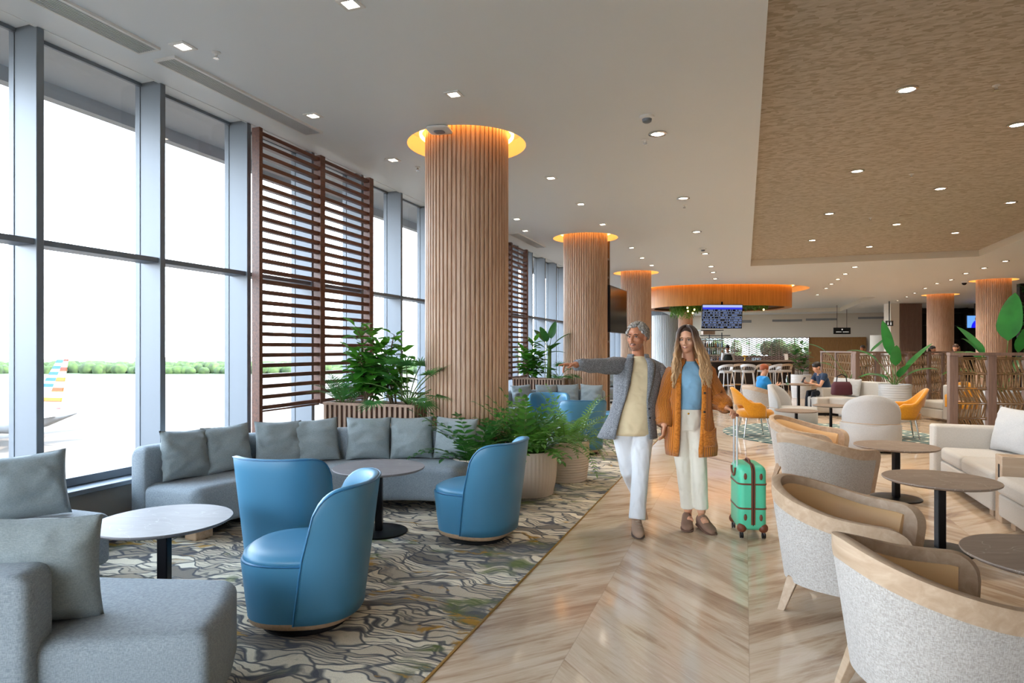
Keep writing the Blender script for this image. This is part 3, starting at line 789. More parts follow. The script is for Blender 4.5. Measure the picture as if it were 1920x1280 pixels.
# ---- beige sofa on the right
e = empty('beige_sofa', (2.12, 7.02, 0), 0, 'long beige sofa along the right edge with a padded far arm', 'sofa')
MB().box(.0, .85, 0, 1.62, .07, .27).build('base', M['beige'], e, bevel=.02, seg=3, smooth=30)
MB().box(.0, .86, .9, 1.62, .272, .43).build('seat_cushion', M['beige'], e, bevel=.045, seg=4, smooth=60)
MB().box(-.0, .86, .0, .89, .272, .43).build('seat_cushion', M['beige'], e, bevel=.045, seg=4, smooth=60)
MB().box(-.06, 1.02, 1.63, 1.85, .05, .675).build('armrest', M['beige'], e, bevel=.03, seg=4, smooth=60)
MB().box(.87, 1.05, .0, 1.62, .07, .72).build('backrest', M['beige'], e, bevel=.03, seg=4, smooth=60)
for y in (.1, 1.7): MB().box(.05, .13, y, y+.1, .0, .06).build('foot', M['rim'], e, smooth=0)
for i, (x, y, rz_, lb) in enumerate([(2.68, 8.33, -72, 'large beige back cushion leaning in the far corner of the right sofa'), (2.78, 7.8, -86, 'large beige back cushion on the right sofa, second from the far arm'), (2.8, 7.3, -90, 'large beige back cushion on the right sofa cut by the right edge')]):
    q = pillow(.6, .5, .18, 50+i, mat=M['ivory']); place(q, (x, y, .43), R(rz_), R(-14)); tag(q, lb, 'cushion')
e = empty('sofa_console', (2.15, 6.85, 0), 0, 'narrow beige console with a black socket slot between the right sofa parts', 'console')
MB().box(0, .85, 0, .16, .0, .6).build('body', M['rim'], e, bevel=.006, smooth=30)
MB().box(-.002, .0, .05, .085, .4, .52).build('socket_panel', M['blackm'], e, smooth=0)
e = empty('beige_sofa', (2.12, 5.0, 0), 0, 'beige sofa part at the right edge, in front of the console', 'sofa')
MB().box(.0, .85, 0, 1.84, .07, .27).build('base', M['beige'], e, bevel=.02, seg=3, smooth=30)
MB().box(-.02, .86, .0, 1.84, .272, .43).build('seat_cushion', M['beige'], e, bevel=.045, seg=4, smooth=60)
MB().box(.87, 1.05, .0, 1.84, .07, .72).build('backrest', M['beige'], e, bevel=.03, seg=4, smooth=60)
for y in (.1, 1.6): MB().box(.05, .13, y, y+.1, .0, .07).build('foot', M['rim'], e, smooth=0)

# ---- round rug, pod chairs, yellow chairs
RC = (1.45, 12.9)
tag(MB().lathe([(1.85, 0.001), (1.85, .006), (1.84, .009)], 80, (RC[0], RC[1], 0)).build('round_rug', M['rug'], smooth=0), 'round teal and cream block patterned rug under the yellow chairs', 'rug')
def pod_chair(lb):
    e = empty('round_back_chair', (0, 0, 0), 0, lb, 'chair')
    MB().rings([superring(.36, .36, .03), superring(.4, .4, .05), superring(.42, .42, .2), superring(.42, .42, .4), superring(.39, .39, .44), superring(.25, .25, .455)]).build('seat', M['ivory'], e, smooth=180)
    rs = []
    for i in range(25):   # round padded back
        s = i/24*2-1; ang = R(270)+s*R(72); zt = .42+.44*math.sqrt(max(0, 1-abs(s)**2.0)); o = []
        for k in range(9):
            z = .2+(zt-.2)*k/8; rr = .4+.05*((z-.2)/.6); o.append((rr*math.cos(ang), rr*math.sin(ang), z))
        o.append(((.4)*math.cos(ang), .4*math.sin(ang), zt+.01))
        for k in range(8, -1, -1):
            z = .2+(zt-.2)*k/8; rr = .31+.05*((z-.2)/.6)-.02*math.sin(math.pi*k/8); o.append((rr*math.cos(ang), rr*math.sin(ang), z))
        rs.append(o)
    MB().rings(rs).build('backrest', M['ivory'], e, smooth=180)
    MB().tube([(.452*math.cos(R(270)+s*R(70)), .452*math.sin(R(270)+s*R(70)), .44) for s in [i/16*2-1 for i in range(17)]], .005, 6).build('piping', M['rim'], e)
    MB().lathe([(.3, 0), (.3, .03)], 32).build('base_plate', M['blackm'], e)
    return e
P_ = pod_chair('cream chair with a domed round back, seen from behind, before the white planter')
P_.location = (1.82, 11.2, 0); P_.rotation_euler = (0, 0, dirz((.1, 1)))
copy_tree(P_, (.86, 13.3, .009), dirz((.95, -.35)), 'cream round backed chair tilted beside the left yellow chair')
def yellow_chair(lb):
    e = empty('winged_armchair', (0, 0, 0), 0, lb, 'chair')
    rs = []; n = 40
    for i in range(n+1):
        s = i/n*2-1; a = abs(s); ang = R(270)+s*R(112)
        t = .6+.26*(.5+.5*math.cos(math.pi*min(1, a*1.45)))-.06*max(0, a-.85)/.15
        b = .56 if a < .35 else (.36 if a > .55 else .56-.2*(a-.35)/.2)
        o = []
        for k in range(7):
            z = b+(t-b)*k/6; q = .33+.1*max(0, (z-.5)/.4)**1.5*(1-a); o.append((q*math.cos(ang)*1.02, q*math.sin(ang), z))
        o.append(((q-.03)*math.cos(ang), (q-.03)*math.sin(ang), t+.02))
        for k in range(6, -1, -1):
            z = b+(t-b)*k/6; q = .27+.1*max(0, (z-.5)/.4)**1.5*(1-a); o.append((q*math.cos(ang), q*math.sin(ang), z))
        rs.append(o)
    MB().rings(rs).build('winged_back', M['yellow'], e, smooth=180)
    MB().rings([superring(.25, .28, .34, cy=.02), superring(.28, .31, .36, cy=.02), superring(.28, .31, .44, cy=.02), superring(.24, .27, .475, cy=.02), superring(.1, .12, .485, cy=.02)]).build('seat', M['yellow'], e, smooth=180)
    for sx_, sy_ in ((1, 1), (-1, 1), (1, -1), (-1, -1)):
        MB().tube([(.17*sx_, .17*sy_, .35), (.22*sx_, .23*sy_, 0.0)], [.016, .011], 10).build('leg', M['chrome'], e)
    return e
Y_ = yellow_chair('mustard yellow velvet chair beside the suitcase, on the left rim of the round rug')
Y_.location = (.15, 12.2, .009); Y_.rotation_euler = (0, 0, dirz((.9, .25)))
copy_tree(Y_, (2.55, 12.75, .009), dirz((-.95, .0)), 'mustard yellow velvet chair on the right of the rug, beside the white planter')
copy_tree(Y_, (4.25, 15.6, 0), dirz((-.3, -1)), 'yellow chair glimpsed through the rattan partition at the right')
table('side_table', (.78, 11.3), .33, .56, 'topdark', 'small round side table behind the furthest barrel chair', z0=.009, baser=.18, pole=.02)
table('side_table', (1.42, 12.5), .3, .56, 'topdark', 'small round side table between the two cream round backed chairs', z0=.009, baser=.18, pole=.02)

# ---- planter boxes with slats
def slat_planter(loc, L, D, h, lb):
    e = empty('slatted_planter_box', (loc[0], loc[1], .0045), 0, lb, 'planter')
    MB().box(.02, L-.02, .02, D-.02, 0, h-.03).build('inner_box', M['dkbox'], e, smooth=0)
    s = MB(); n = int(L/.062)
    for i in range(n):
        x = L*i/n; s.box(x+.006, x+.038, 0, .02, .03, h-.03); s.box(x+.006, x+.038, D-.02, D, .03, h-.03)
    m_ = int(D/.062)
    for i in range(m_):
        y = D*i/m_; s.box(L-.02, L, y+.006, y+.04, .03, h-.03); s.box(0, .02, y+.006, y+.04, .03, h-.03)
    s.build('slats', M['slatbox'], e, smooth=0)
    MB().box(-.005, L+.005, -.005, .03, h-.03, h).box(-.005, L+.005, D-.03, D+.005, h-.03, h).box(-.005, .03, .03, D-.03, h-.03, h).box(L-.03, L+.005, .03, D-.03, h-.03, h).build('rim', M['slatbox'], e, smooth=0)
    MB().box(.03, L-.03, .03, D-.03, h-.05, h-.02).build('soil', M['soil'], e, smooth=0)
    return e
slat_planter((-4.5, 6.1), 1.16, .335, .95, 'slatted wooden planter box behind the near curved sofa, holding tall green plants')
slat_planter((-4.6, 12.66), 1.13, .335, .95, 'slatted wooden planter box behind the far seating bay, below the second louvre screen')

def ribbed_pot(loc, r, h, vertical, lb, mat='pot', n=48):
    e = empty('ribbed_planter_pot', (loc[0], loc[1], loc[2] if len(loc) > 2 else .005), 0, lb, 'planter pot')
    prof = []
    m_ = 60
    if vertical:
        rs = []
        for k in range(15):
            t = k/14; rr = r*(.84+.16*math.sin(min(1, t*1.4+.1)*math.pi/2)); z = h*t; o = []
            for i in range(n*4):
                a = 2*math.pi*i/(n*4); o.append(((rr+.006*abs(math.sin(a*n/2))-.003)*math.cos(a), (rr+.006*abs(math.sin(a*n/2))-.003)*math.sin(a), z))
            rs.append(o)
        rs.append([(x*.93, y*.93, z) for x, y, z in rs[-1]]); rs.append([(x*.98, y*.98, z-.08) for x, y, z in rs[-1]])
        MB().rings(rs, cap=False).add([(0, 0, .001)], []).build('pot', M[mat], e, smooth=60)
    else:
        prof = []
        for k in range(m_*2+1):
            t = k/(m_*2); rr = r*(.86+.14*math.sin(min(1, t*1.3+.1)*math.pi/2)); prof.append((rr+.006*abs(math.sin(t*math.pi*16)), h*t))
        prof += [(r*.93, h), (r*.91, h-.08)]
        MB().lathe(prof, 48, cap=False).build('pot', M[mat], e, smooth=60)
    MB().lathe([(r*.8, .0), (r*.8, .01)], 32).lathe([(r*.92, h-.07), (r*.92, h-.06)], 32).build('soil', M['soil'], e)
    return e
ribbed_pot((-2.22, 6.55), .33, .47, True, 'cream pot with vertical ribs holding dark leafy plants, beside the right blue chair')
ribbed_pot((-2.02, 7.38), .29, .47, False, 'cream pot with horizontal rings holding a fern, behind the vertically ribbed pot')
p = WD(1678, 655, 13.9); WP = (p.x, p.y)
ribbed_pot((p.x, p.y, 0), .31, .8, False, 'tall white ringed planter of bird of paradise beside the right yellow chair', 'whitepot')
p = WD(1502, 655, 20.5); WP2 = (p.x, p.y)
ribbed_pot((p.x, p.y, 0), .3, .75, False, 'white planter with a small leafy tree near the end of the bar', 'whitepot')
# ================================================================ PLANTS
def leafmat(name, a, b, rough=.4, trans=.35):
    m = NM(name, a, rough); m.col(m.ramp(m.noise(m.co(), 3.5, 2), [(.35, a), (.65, b)]))
    t = m.t; tr = t.nodes.new('ShaderNodeBsdfTranslucent'); tr.inputs[0].default_value = tuple(min(1, q*1.6) for q in lin(b)[:3])+(1,)
    x = t.nodes.new('ShaderNodeMixShader'); x.inputs[0].default_value = trans
    out = t.nodes['Material Output']; t.links.new(m.b.outputs[0], x.inputs[1]); t.links.new(tr.outputs[0], x.inputs[2]); t.links.new(x.outputs[0], out.inputs[0]); return m.m
M['leaf'] = leafmat('ficus_leaf', '#2f6b25', '#5b9a2e'); M['leafdk'] = leafmat('dark_leaf', '#1d4a22', '#39702c', trans=.2)
M['fern'] = leafmat('fern_leaf', '#39652a', '#6a9440'); M['palm'] = leafmat('palm_leaf', '#2c6130', '#4a8440')
M['lobed'] = leafmat('lobed_leaf', '#1f4f22', '#558a34', trans=.25)
M['strel'] = leafmat('broad_leaf', '#1a5a26', '#2a7832', .35, .2); M['stem'] = plain('green_stem', '#5e7a3c', .6); M['bark'] = plain('brown_bark', '#5c4a34', .9)
def leaf(mb, p, d, L, Wd, up=Vector((0, 0, 1)), bend=.3, n=6, fold=.15, shape='oval', curl=0):
    p = Vector(p); d = Vector(d).normalized(); side = d.cross(up)
    if side.length < .05: side = Vector((1, 0, 0))
    side.normalize(); nrm = side.cross(d).normalized()
    vs = []; cur = p.copy(); dd = d.copy()
    for i in range(n+1):
        t = i/n
        if shape == 'oval': w_ = math.sin(math.pi*min(1, t**.8*.97+.03))**.75
        elif shape == 'blade': w_ = min(1, t*6+.2)*(1-t)**.6
        elif shape == 'paddle': w_ = (min(1, t*4))**.6*(1-t**3.2)**.8
        else: w_ = math.sin(math.pi*t)
        w_ *= Wd/2
        nn = side.cross(dd).normalized()
        vs += [cur-side*w_+nn*w_*fold*2, cur.copy(), cur+side*w_+nn*w_*fold*2]
        cur = cur+dd*(L/n); dd = (dd-Vector((0, 0, 1))*bend/n+nrm*curl/n).normalized()
    fs = []
    for i in range(n):
        a = i*3; fs += [(a, a+1, a+4, a+3), (a+1, a+2, a+5, a+4)]
    mb.add(vs, fs)
def rdir(rnd, az, el): return Vector((math.cos(az)*math.cos(el), math.sin(az)*math.cos(el), math.sin(el)))
def ficus(name, loc, stems, lb, seed, H=1.0, nl=26, L=.2, Wl=.11):
    rnd = random.Random(seed); e = empty(name, loc, 0, lb, 'plant'); fo = MB(); st = MB()
    for sx_, sy_, h in stems:
        pts = []; x, y = sx_*.25, sy_*.25
        for k in range(7):
            t = k/6; pts.append(Vector((x+(sx_-x)*t+.02*math.sin(k*2+seed), y+(sy_-y)*t, h*t)))
        st.tube(pts, [.012-.007*k/6 for k in range(7)], 6)
        for i in range(nl):
            t = .22+.78*i/(nl-1); q = t*6; k = min(5, int(q)); b = pts[k].lerp(pts[k+1], q-k)
            d = rdir(rnd, i*2.4+rnd.uniform(-.4, .4), rnd.uniform(-.45, .5)+.5*max(0, t-.85)*6)
            st.tube([b, b+d*.05], .003, 4)
            leaf(fo, b+d*.05, d+Vector((0, 0, .1)), L*rnd.uniform(.75, 1.15), Wl*rnd.uniform(.8, 1.1), bend=rnd.uniform(.1, .6), n=6)
    fo.build('foliage', M['leaf'], e, smooth=180); st.build('stem', M['bark'], e, smooth=180); return e
def fanpalm(name, loc, n, h, rad, lb, seed, blade=.3):
    rnd = random.Random(seed); e = empty(name, loc, 0, lb, 'plant'); fo = MB(); st = MB()
    for i in range(n):
        az = i*2.4; el = rnd.uniform(.5, 1.25); d = rdir(rnd, az, el); l = h*rnd.uniform(.55, 1)
        pts = [Vector((0, 0, 0))]; dd = d.copy()
        for k in range(6): pts.append(pts[-1]+dd*l/6); dd = (dd-Vector((0, 0, .16))).normalized()
        st.tube(pts, .006, 5)
        tip = pts[-1]; up = Vector((0, 0, 1)); side = dd.cross(up).normalized(); nn = side.cross(dd)
        for k in range(17):
            a = R(-105+210*k/16); bd = dd*math.cos(a)+side*math.sin(a)+nn*.15
            leaf(fo, tip, bd, blade*rnd.uniform(.85, 1.05)*(1-.25*abs(a)/2), .024, up=nn, bend=.5, n=4, shape='blade')
    fo.build('fronds', M['palm'], e, smooth=180); st.build('stem', M['stem'], e, smooth=180)
    return e
def frond(fo, st, p, d, L, pl, pw, pairs, bend, shape='blade', rnd=random, up=Vector((0, 0, 1)), lift=.2):
    pts = [Vector(p)]; dd = Vector(d).normalized(); ds = []
    for k in range(12):
        ds.append(dd.copy()); pts.append(pts[-1]+dd*L/12); dd = (dd-Vector((0, 0, bend/12))).normalized()
    ds.append(dd); st.tube(pts, [.004-.0025*k/12 for k in range(13)], 4)
    for k in range(pairs):
        t = .15+.85*k/(pairs-1); q = t*12; i = min(11, int(q)); b = pts[i].lerp(pts[i+1], q-i); dv = ds[i]
        side = dv.cross(up); side = side.normalized() if side.length > .05 else Vector((1, 0, 0)); nn = side.cross(dv)
        s_ = math.sin(math.pi*(.12+.85*t))**.7
        for sg in (-1, 1):
            leaf(fo, b, side*sg+dv*.55+nn*lift, pl*s_*rnd.uniform(.9, 1.1), pw*(.5+.5*s_), up=nn, bend=.25, n=3, shape=shape)
    leaf(fo, pts[-1], dd, pl*.5, pw, up=Vector((0, 0, 1)), n=3, shape=shape)
def fern(name, loc, n, L, lb, seed, pl=.08, pw=.018, pairs=15, mat='fern', bend=1.5, el=(.5, 1.4), shape='blade', rad=.12, lift=.2):
    rnd = random.Random(seed); e = empty(name, loc, 0, lb, 'plant'); fo = MB(); st = MB()
    for i in range(n):
        az = i*2.4+rnd.uniform(-.3, .3); d = rdir(rnd, az, rnd.uniform(*el))
        frond(fo, st, (math.cos(az)*rad*rnd.random(), math.sin(az)*rad*rnd.random(), 0), d, L*rnd.uniform(.6, 1.05), pl, pw, pairs, bend*rnd.uniform(.7, 1.2), shape, rnd, lift=lift)
    fo.build('fronds', M[mat], e, smooth=180); st.build('stem', M['stem'], e, smooth=180); return e
PZ = .935
ficus('rubber_plant', (-4.0, 6.27, PZ), [(-.14, 0, .86), (.02, .05, .8), (.16, .02, .62), (-.05, -.1, .5), (-.22, .02, .62), (.08, -.08, .45)], 'tall glossy round leaved plant in the near slatted planter box', 5, nl=34, L=.165, Wl=.14)
ficus('rubber_plant', (-3.72, 6.27, PZ), [(0.02, 0, .78), (.12, .06, .64), (-.05, -.04, .6), (.05, -.06, .4)], 'second round leaved plant, slimmer, in the middle of the near slatted planter box', 8, nl=26, L=.16, Wl=.135)
fanpalm('fan_palm', (-3.5, 6.26, PZ), 20, .62, .3, 'fan leaved palm at the right end of the near slatted planter box', 4, .24)
fern('parlour_palm', (-4.32, 6.26, PZ), 16, .5, 'small feathery palm at the left end of the near slatted planter box', 11, .16, .016, 14, 'palm', 1.0, (.7, 1.3))
ficus('rubber_plant', (-4.25, 12.83, PZ), [(-.15, 0, .62), (.05, 0, .76), (.2, 0, .5), (-.05, -.1, .4)], 'round leaved plant at the left of the far slatted planter box', 21, nl=32, L=.22, Wl=.14)
def broadleaf(name, loc, leaves, lb, trunk=None, mat='strel'):
    """leaves: (height, azimuth, lean, length, width, droop)"""
    e = empty(name, loc, 0, lb, 'plant'); fo = MB(); st = MB()
    for i, (h, az, lean, L, W_, dr) in enumerate(leaves):
        d = rdir(None, az, 1.45-lean*.5); p = Vector((0, 0, 0 if not trunk else trunk*.8)); hh = h-(trunk*.8 if trunk else 0); pts = [p]
        n = 8
        for k in range(n): pts.append(pts[-1]+d*(hh/n)); d = (d+rdir(None, az, 0)*lean*.12).normalized()
        st.tube(pts, [.012-.006*k/n for k in range(n+1)], 6)
        leaf(fo, pts[-1], d, L, W_, up=rdir(None, az+math.pi, .6), bend=dr, n=10, fold=.12, shape='paddle')
    if trunk: st.tube([(0, 0, 0), (.02, 0, trunk)], [.05, .035], 10)
    fo.build('leaves', M[mat], e, smooth=180); st.build('stem', M['stem'], e, smooth=180); return e
broadleaf('banana_like_plant', (-3.85, 12.83, PZ), [(.72, .3, .5, .48, .2, .6), (.8, 2.6, .5, .48, .2, .5), (.85, 1.3, .2, .42, .2, .2), (.62, 5.6, .8, .45, .17, .5), (.68, 3.6, .8, .5, .18, .5), (.5, .1, 1.2, .42, .15, .6), (.78, 4.4, .3, .4, .2, .4)],
          'broad leaved plant with a thick trunk in the far slatted planter box', .7, 'leafdk')
fanpalm('fan_palm', (-3.62, 12.83, PZ), 10, .4, .3, 'dark fan palm at the right end of the far slatted planter box', 14, .22)
fern('philodendron', (-2.22, 6.55, .4), 64, .72, 'dark lobed leafy plants filling the vertically ribbed pot', 31, .13, .06, 8, 'lobed', 1.5, (.5, 1.45), 'blade', .2, .1)
e = fern('philodendron', (-2.6, 6.2, .4), 34, .74, 'dark lobed leafy plant in the pot hidden behind the right blue chair', 37, .13, .06, 8, 'leafdk', 1.3, (.7, 1.4), 'blade', .15, .1)
ribbed_pot((-2.62, 6.02), .2, .44, True, 'cream pot mostly hidden behind the right blue chair')
e.location = (-2.62, 6.02, .38)
fern('boston_fern', (-2.0, 7.38, .42), 74, .72, 'bright arching fern in the horizontally ringed pot', 33, .085, .02, 17, 'fern', 1.7, (.35, 1.4), 'blade', .2, .1)
p = WP
broadleaf('bird_of_paradise_plant', (p[0], p[1], .72), [(.62, 2.9, .45, .75, .26, 1.3), (.72, 1.9, .15, .85, .26, .2), (.42, .3, .45, .85, .27, .2), (.35, 5.9, .7, .62, .26, .9), (.22, 3.4, .7, .6, .26, 1.2), (.3, 2.6, .9, .6, .2, 1.2), (.5, 4.6, .2, .5, .22, .3), (.25, 5.2, .4, .45, .22, .6)],
          'bird of paradise plant with broad dark leaves in the tall white planter')
p = WD(1880, 655, 11.6)
broadleaf('bird_of_paradise_plant', (p.x, p.y, .75), [(.98, .9, .12, .95, .42, .15), (.6, 3.0, .3, .6, .4, .6), (.68, 2.4, .5, .6, .34, 1.6), (.7, .2, .5, .85, .3, .3), (.62, 5.8, .7, .9, .3, .2), (.55, .7, .7, .8, .3, .3), (.75, 3.3, .35, .7, .36, .3), (.8, 5.2, .3, .75, .3, .1), (.5, 2.8, .9, .6, .4, 1.2)],
          'large bird of paradise plant rising behind the near rattan partition')
ribbed_pot((p.x, p.y, 0), .33, .8, False, 'white ringed planter behind the near rattan partition', 'whitepot')
ficus('small_leafy_tree', (WP2[0], WP2[1], .7), [(0, 0, 1.0), (.15, 0, .75), (-.18, .05, .8)], 'small leafy tree in the white planter at the end of the bar', 41, nl=20, L=.26, Wl=.13)
for o in bpy.data.objects:
    if o.name == 'small_leafy_tree': kids(o)[0].data.materials[0] = M['leafdk']
p = WD(1592, 655, 17.5)
broadleaf('bird_of_paradise_plant', (p.x, p.y, .7), [(.95, 2.9, .6, .75, .2, .9), (.95, .3, .6, .8, .22, -.1), (.7, .1, .9, .6, .18, .9), (.6, 3.3, .9, .5, .2, .9)], 'bird of paradise plant below the black sign, behind the middle partition')
ribbed_pot((p.x, p.y, 0), .3, .75, False, 'white planter half hidden behind the middle rattan partition', 'whitepot')

# ================================================================ BACKGROUND
F20 = R(20)
def CL(lat, d, z=0): v = WD(960, 655, d); return Vector((-SA*d+CA*lat, CA*d+SA*lat, z))
def U(u, d): return (u-960)/1200*d
# television and its bracket by the second column
c0 = CL(U(1142, 13.6), 13.6); c1 = CL(U(1174, 15.0), 15.0); a = math.atan2((c1-c0).y, (c1-c0).x); L = (c1-c0).length
e = empty('television', (c0.x, c0.y, 2.42), a, 'black television mounted beside the second fluted column', 'television')
MB().box(0, L, -.02, .05, -.5, .5).build('casing', M['black'], e, smooth=0, bevel=.006)
MB().box(.02, L-.02, -.024, -.02, -.48, .48).build('screen', M['screen_off'], e, smooth=0)
MB().box(.3, 1.2, .05, .1, -.2, .2).build('mount', M['black'], e, smooth=0)
e = empty('television_stand', (c0.x, c0.y, 0), a, 'tall brown metal frame from floor to ceiling carrying the television', 'stand')
m_ = plain('bronze_metal', '#7d6a58', .4, .5)
for x in (.03, .4): MB().box(x, x+.05, .1, .15, 0.005, CEIL-.01).build('upright', m_, e, smooth=0)
for z in (1.7, 2.2, 2.75, 3.1, 3.5): MB().box(.1, .42, .105, .145, z, z+.04).build('crossbar', m_, e, smooth=0)

# bar, in a frame square to the canopy
def rbox(name, lat0, lat1, d0, d1, z0, z1, mat, par, **k):
    return MB().box(lat0, lat1, d0, d1, z0, z1).build(name, mat, par, smooth=0, **k)
e = empty('bar_counter', (0, 0, 0), F20, 'long bar counter with a dark front and stone top under the orange canopy', 'bar')
rbox('counter_top', U(1308, 24), U(1496, 24), 24, 24.75, 1.08, 1.13, M['topdark'], e, bevel=.01)
rbox('front_panel', U(1308, 24.4), U(1478, 24.4), 24.45, 24.6, .0, 1.08, plain('dark_bar_front', '#2b211c', .6), e)
rbox('back_worktop', U(1308, 24.4), U(1475, 24.4), 24.8, 25.2, .85, .9, M['topdark'], e)
rbox('end_panel', U(1478, 24.4), U(1483, 24.4), 24.1, 25.2, 0, 1.08, plain('dark_wood_end', '#33261f', .6), e)
rbox('foot_rail', U(1320, 24), U(1475, 24), 24.2, 24.24, .2, .24, M['gold'], e)
# shelving with bottles
e = empty('bottle_shelving', (0, 0, 0), F20, 'open shelving with bottles and hanging glasses behind the bar', 'shelves')
s0, s1 = U(1310, 28), U(1358, 28)
for z in (.9, 1.3, 1.62, 1.93): rbox('shelf', s0, s1, 28, 28.35, z, z+.03, M['rim'], e)
for x in (s0, (s0+s1)/2, s1): rbox('upright', x-.015, x+.015, 28.3, 28.36, 0, 2.3, M['black'], e)
rbox('glass_rack', s0, s1+.2, 27.8, 28.2, 2.14, 2.17, M['black'], e)
rbox('canopy_box', U(1320, 27.8), U(1342, 27.8), 27.9, 28.2, 2.2, 2.36, M['fluted'], e)
rbox('top_plate', U(1314, 27.8), U(1357, 27.8), 27.8, 28.3, 2.37, 2.4, M['black'], e)
rnd = random.Random(9)
bm_ = [plain('bottle_glass_%s' % n, c, .15) for n, c in (('amber', '#b0642a'), ('clear', '#c7d2d6'), ('green', '#3c5a3a'), ('blue', '#5b7fae'), ('dark', '#2a1c16'))]
def bottle(mat):
    return MB().lathe([(.034, 0), (.036, .01), (.036, .16), (.014, .2), (.012, .27), (.014, .275), (.014, .285)], 12).build('bottle', mat)
bp = [bottle(q) for q in bm_]; nb = 0
for zi, z in enumerate((1.33, 1.65, .93)):
    for k in range(12):
        t = (k+.5)/12; p = CL(s0+(s1-s0)*t, 28.15, z+.001); q = bp[nb % 5 if nb < 5 else rnd.randrange(5)]
        o = q if nb < 5 and 'category' not in q else q.copy()
        if o is not q: COL.objects.link(o)
        o.location = p; tag(o, 'small bottle on the shelves behind the bar', 'bottle', 'bottles behind the bar'); nb += 1
g0 = MB().lathe([(.03, 0), (.032, -.002), (.004, -.006), (.004, -.09), (.03, -.12), (.034, -.16), (.028, -.2)], 12, cap=False).build('wine_glass', glassmat('glassware', '#dfe8ec', .35))
for k in range(16):
    o = g0 if k == 0 else g0.copy()
    if k: COL.objects.link(o)
    o.location = CL(s0+.03+(s1-s0)*k/16, 28.0, 2.14); tag(o, 'wine glass hanging upside down above the bar shelves', 'glass', 'hanging wine glasses')
# things on the counter
p = CL(U(1397, 24.3), 24.3, 1.13); e = empty('brass_table_lamp', p, 0, 'little brass lamp standing on the bar counter', 'lamp')
MB().lathe([(.05, 0), (.05, .015), (.01, .02), (.01, .16)], 16).build('base', M['gold'], e); MB().lathe([(.09, .14), (.1, .16), (.1, .19), (.02, .2)], 20).build('lamp_shade', M['gold'], e)
p = CL(U(1475, 24.4), 24.4, 1.13); e = empty('menu_board', p, F20, 'upright white menu frame at the right end of the bar counter', 'menu')
MB().box(-.08, .08, 0, .02, 0, .28).build('frame', M['screenwood'], e, smooth=0).rotation_euler = (R(-15), 0, 0)
MB().box(-.065, .065, -.004, 0, .02, .26).build('sheet', M['white'], e, smooth=0).rotation_euler = (R(-15), 0, 0)
gs = MB().lathe([(.03, 0), (.036, .1)], 12, cap=False).lathe([(.03, 0), (.03, .008)], 12).build('drinking_glass', bpy.data.materials['glassware'])
for k in range(8):
    o = gs if k == 0 else gs.copy()
    if k: COL.objects.link(o)
    o.location = CL(U(1411+2.2*k, 24.5), 24.5+.09*(k % 2), 1.13); tag(o, 'clear drinking glass in a cluster on the bar counter', 'glass', 'glasses on the bar counter')
# bar stools
def bar_stool(lb, mat):
    e = empty('bar_stool', (0, 0, 0), 0, lb, 'stool', 'bar stools')
    MB().rings([superring(.2, .2, .72, 24), superring(.22, .22, .74, 24), superring(.22, .22, .78, 24), superring(.18, .18, .8, 24)]).build('seat', M['ivory'], e, smooth=60)
    rs = []
    for i in range(19):
        s = i/18*2-1; ang = R(270)+s*R(112); t = 1.04-.14*s*s; b = t-.09
        rs.append([(q*math.cos(ang), q*math.sin(ang), z) for q, z in ((.25, b), (.265, b+.05), (.27, t), (.24, t), (.235, b+.05), (.23, b))])
    MB().rings(rs).build('back_band', mat, e, smooth=60)
    w_ = MB()
    for i in range(0, 15):
        s = i/14*2-1; ang = R(270)+s*R(110); w_.tube([(.21*math.cos(ang), .21*math.sin(ang), .76), (.25*math.cos(ang+.1), .25*math.sin(ang+.1), .95)], .006, 4)
    w_.build('woven_ropes', mat, e)
    for sx_, sy_ in ((1, 1), (-1, 1), (1, -1), (-1, -1)):
        MB().tube([(.16*sx_, .16*sy_, .74), (.24*sx_, .24*sy_, 0)], [.018, .012], 8).build('leg', mat, e)
    MB().tube([(.215*a, .215*b, .28) for a, b in ((1, 1), (-1, 1), (-1, -1), (1, -1), (1, 1))], .009, 6).build('footrest', mat, e)
    return e
m1 = plain('whitewashed_frame', '#c9ccd0', .5)
S_ = bar_stool('pale woven bar stool nearest the woman with the suitcase', m1)
for i, (u, d, lb) in enumerate([(1361, 22.6, None), (1403, 22.9, 'pale woven bar stool in the middle of the bar, behind the red haired boy'), (1452, 23.0, 'pale woven bar stool near the right end of the bar')]):
    p = CL(U(u, d), d); o = S_ if i == 0 else copy_tree(S_, None, None, lb); o.location = (p.x, p.y, 0); o.rotation_euler = (0, 0, F20+R((12, -25, 30)[i]))
S2 = bar_stool('x', M['rim'])
for i, (u, d) in enumerate([(1384, 23.5), (1432, 23.6), (1472, 23.5)]):
    p = CL(U(u, d), d); o = S2 if i == 0 else copy_tree(S2)
    o['label'] = ['brown bar stool tucked to the counter between the first two pale stools', 'brown bar stool tucked to the counter right of the boy', 'brown bar stool at the very right end of the counter'][i]
    o.location = (p.x, p.y, 0); o.rotation_euler = (0, 0, F20)
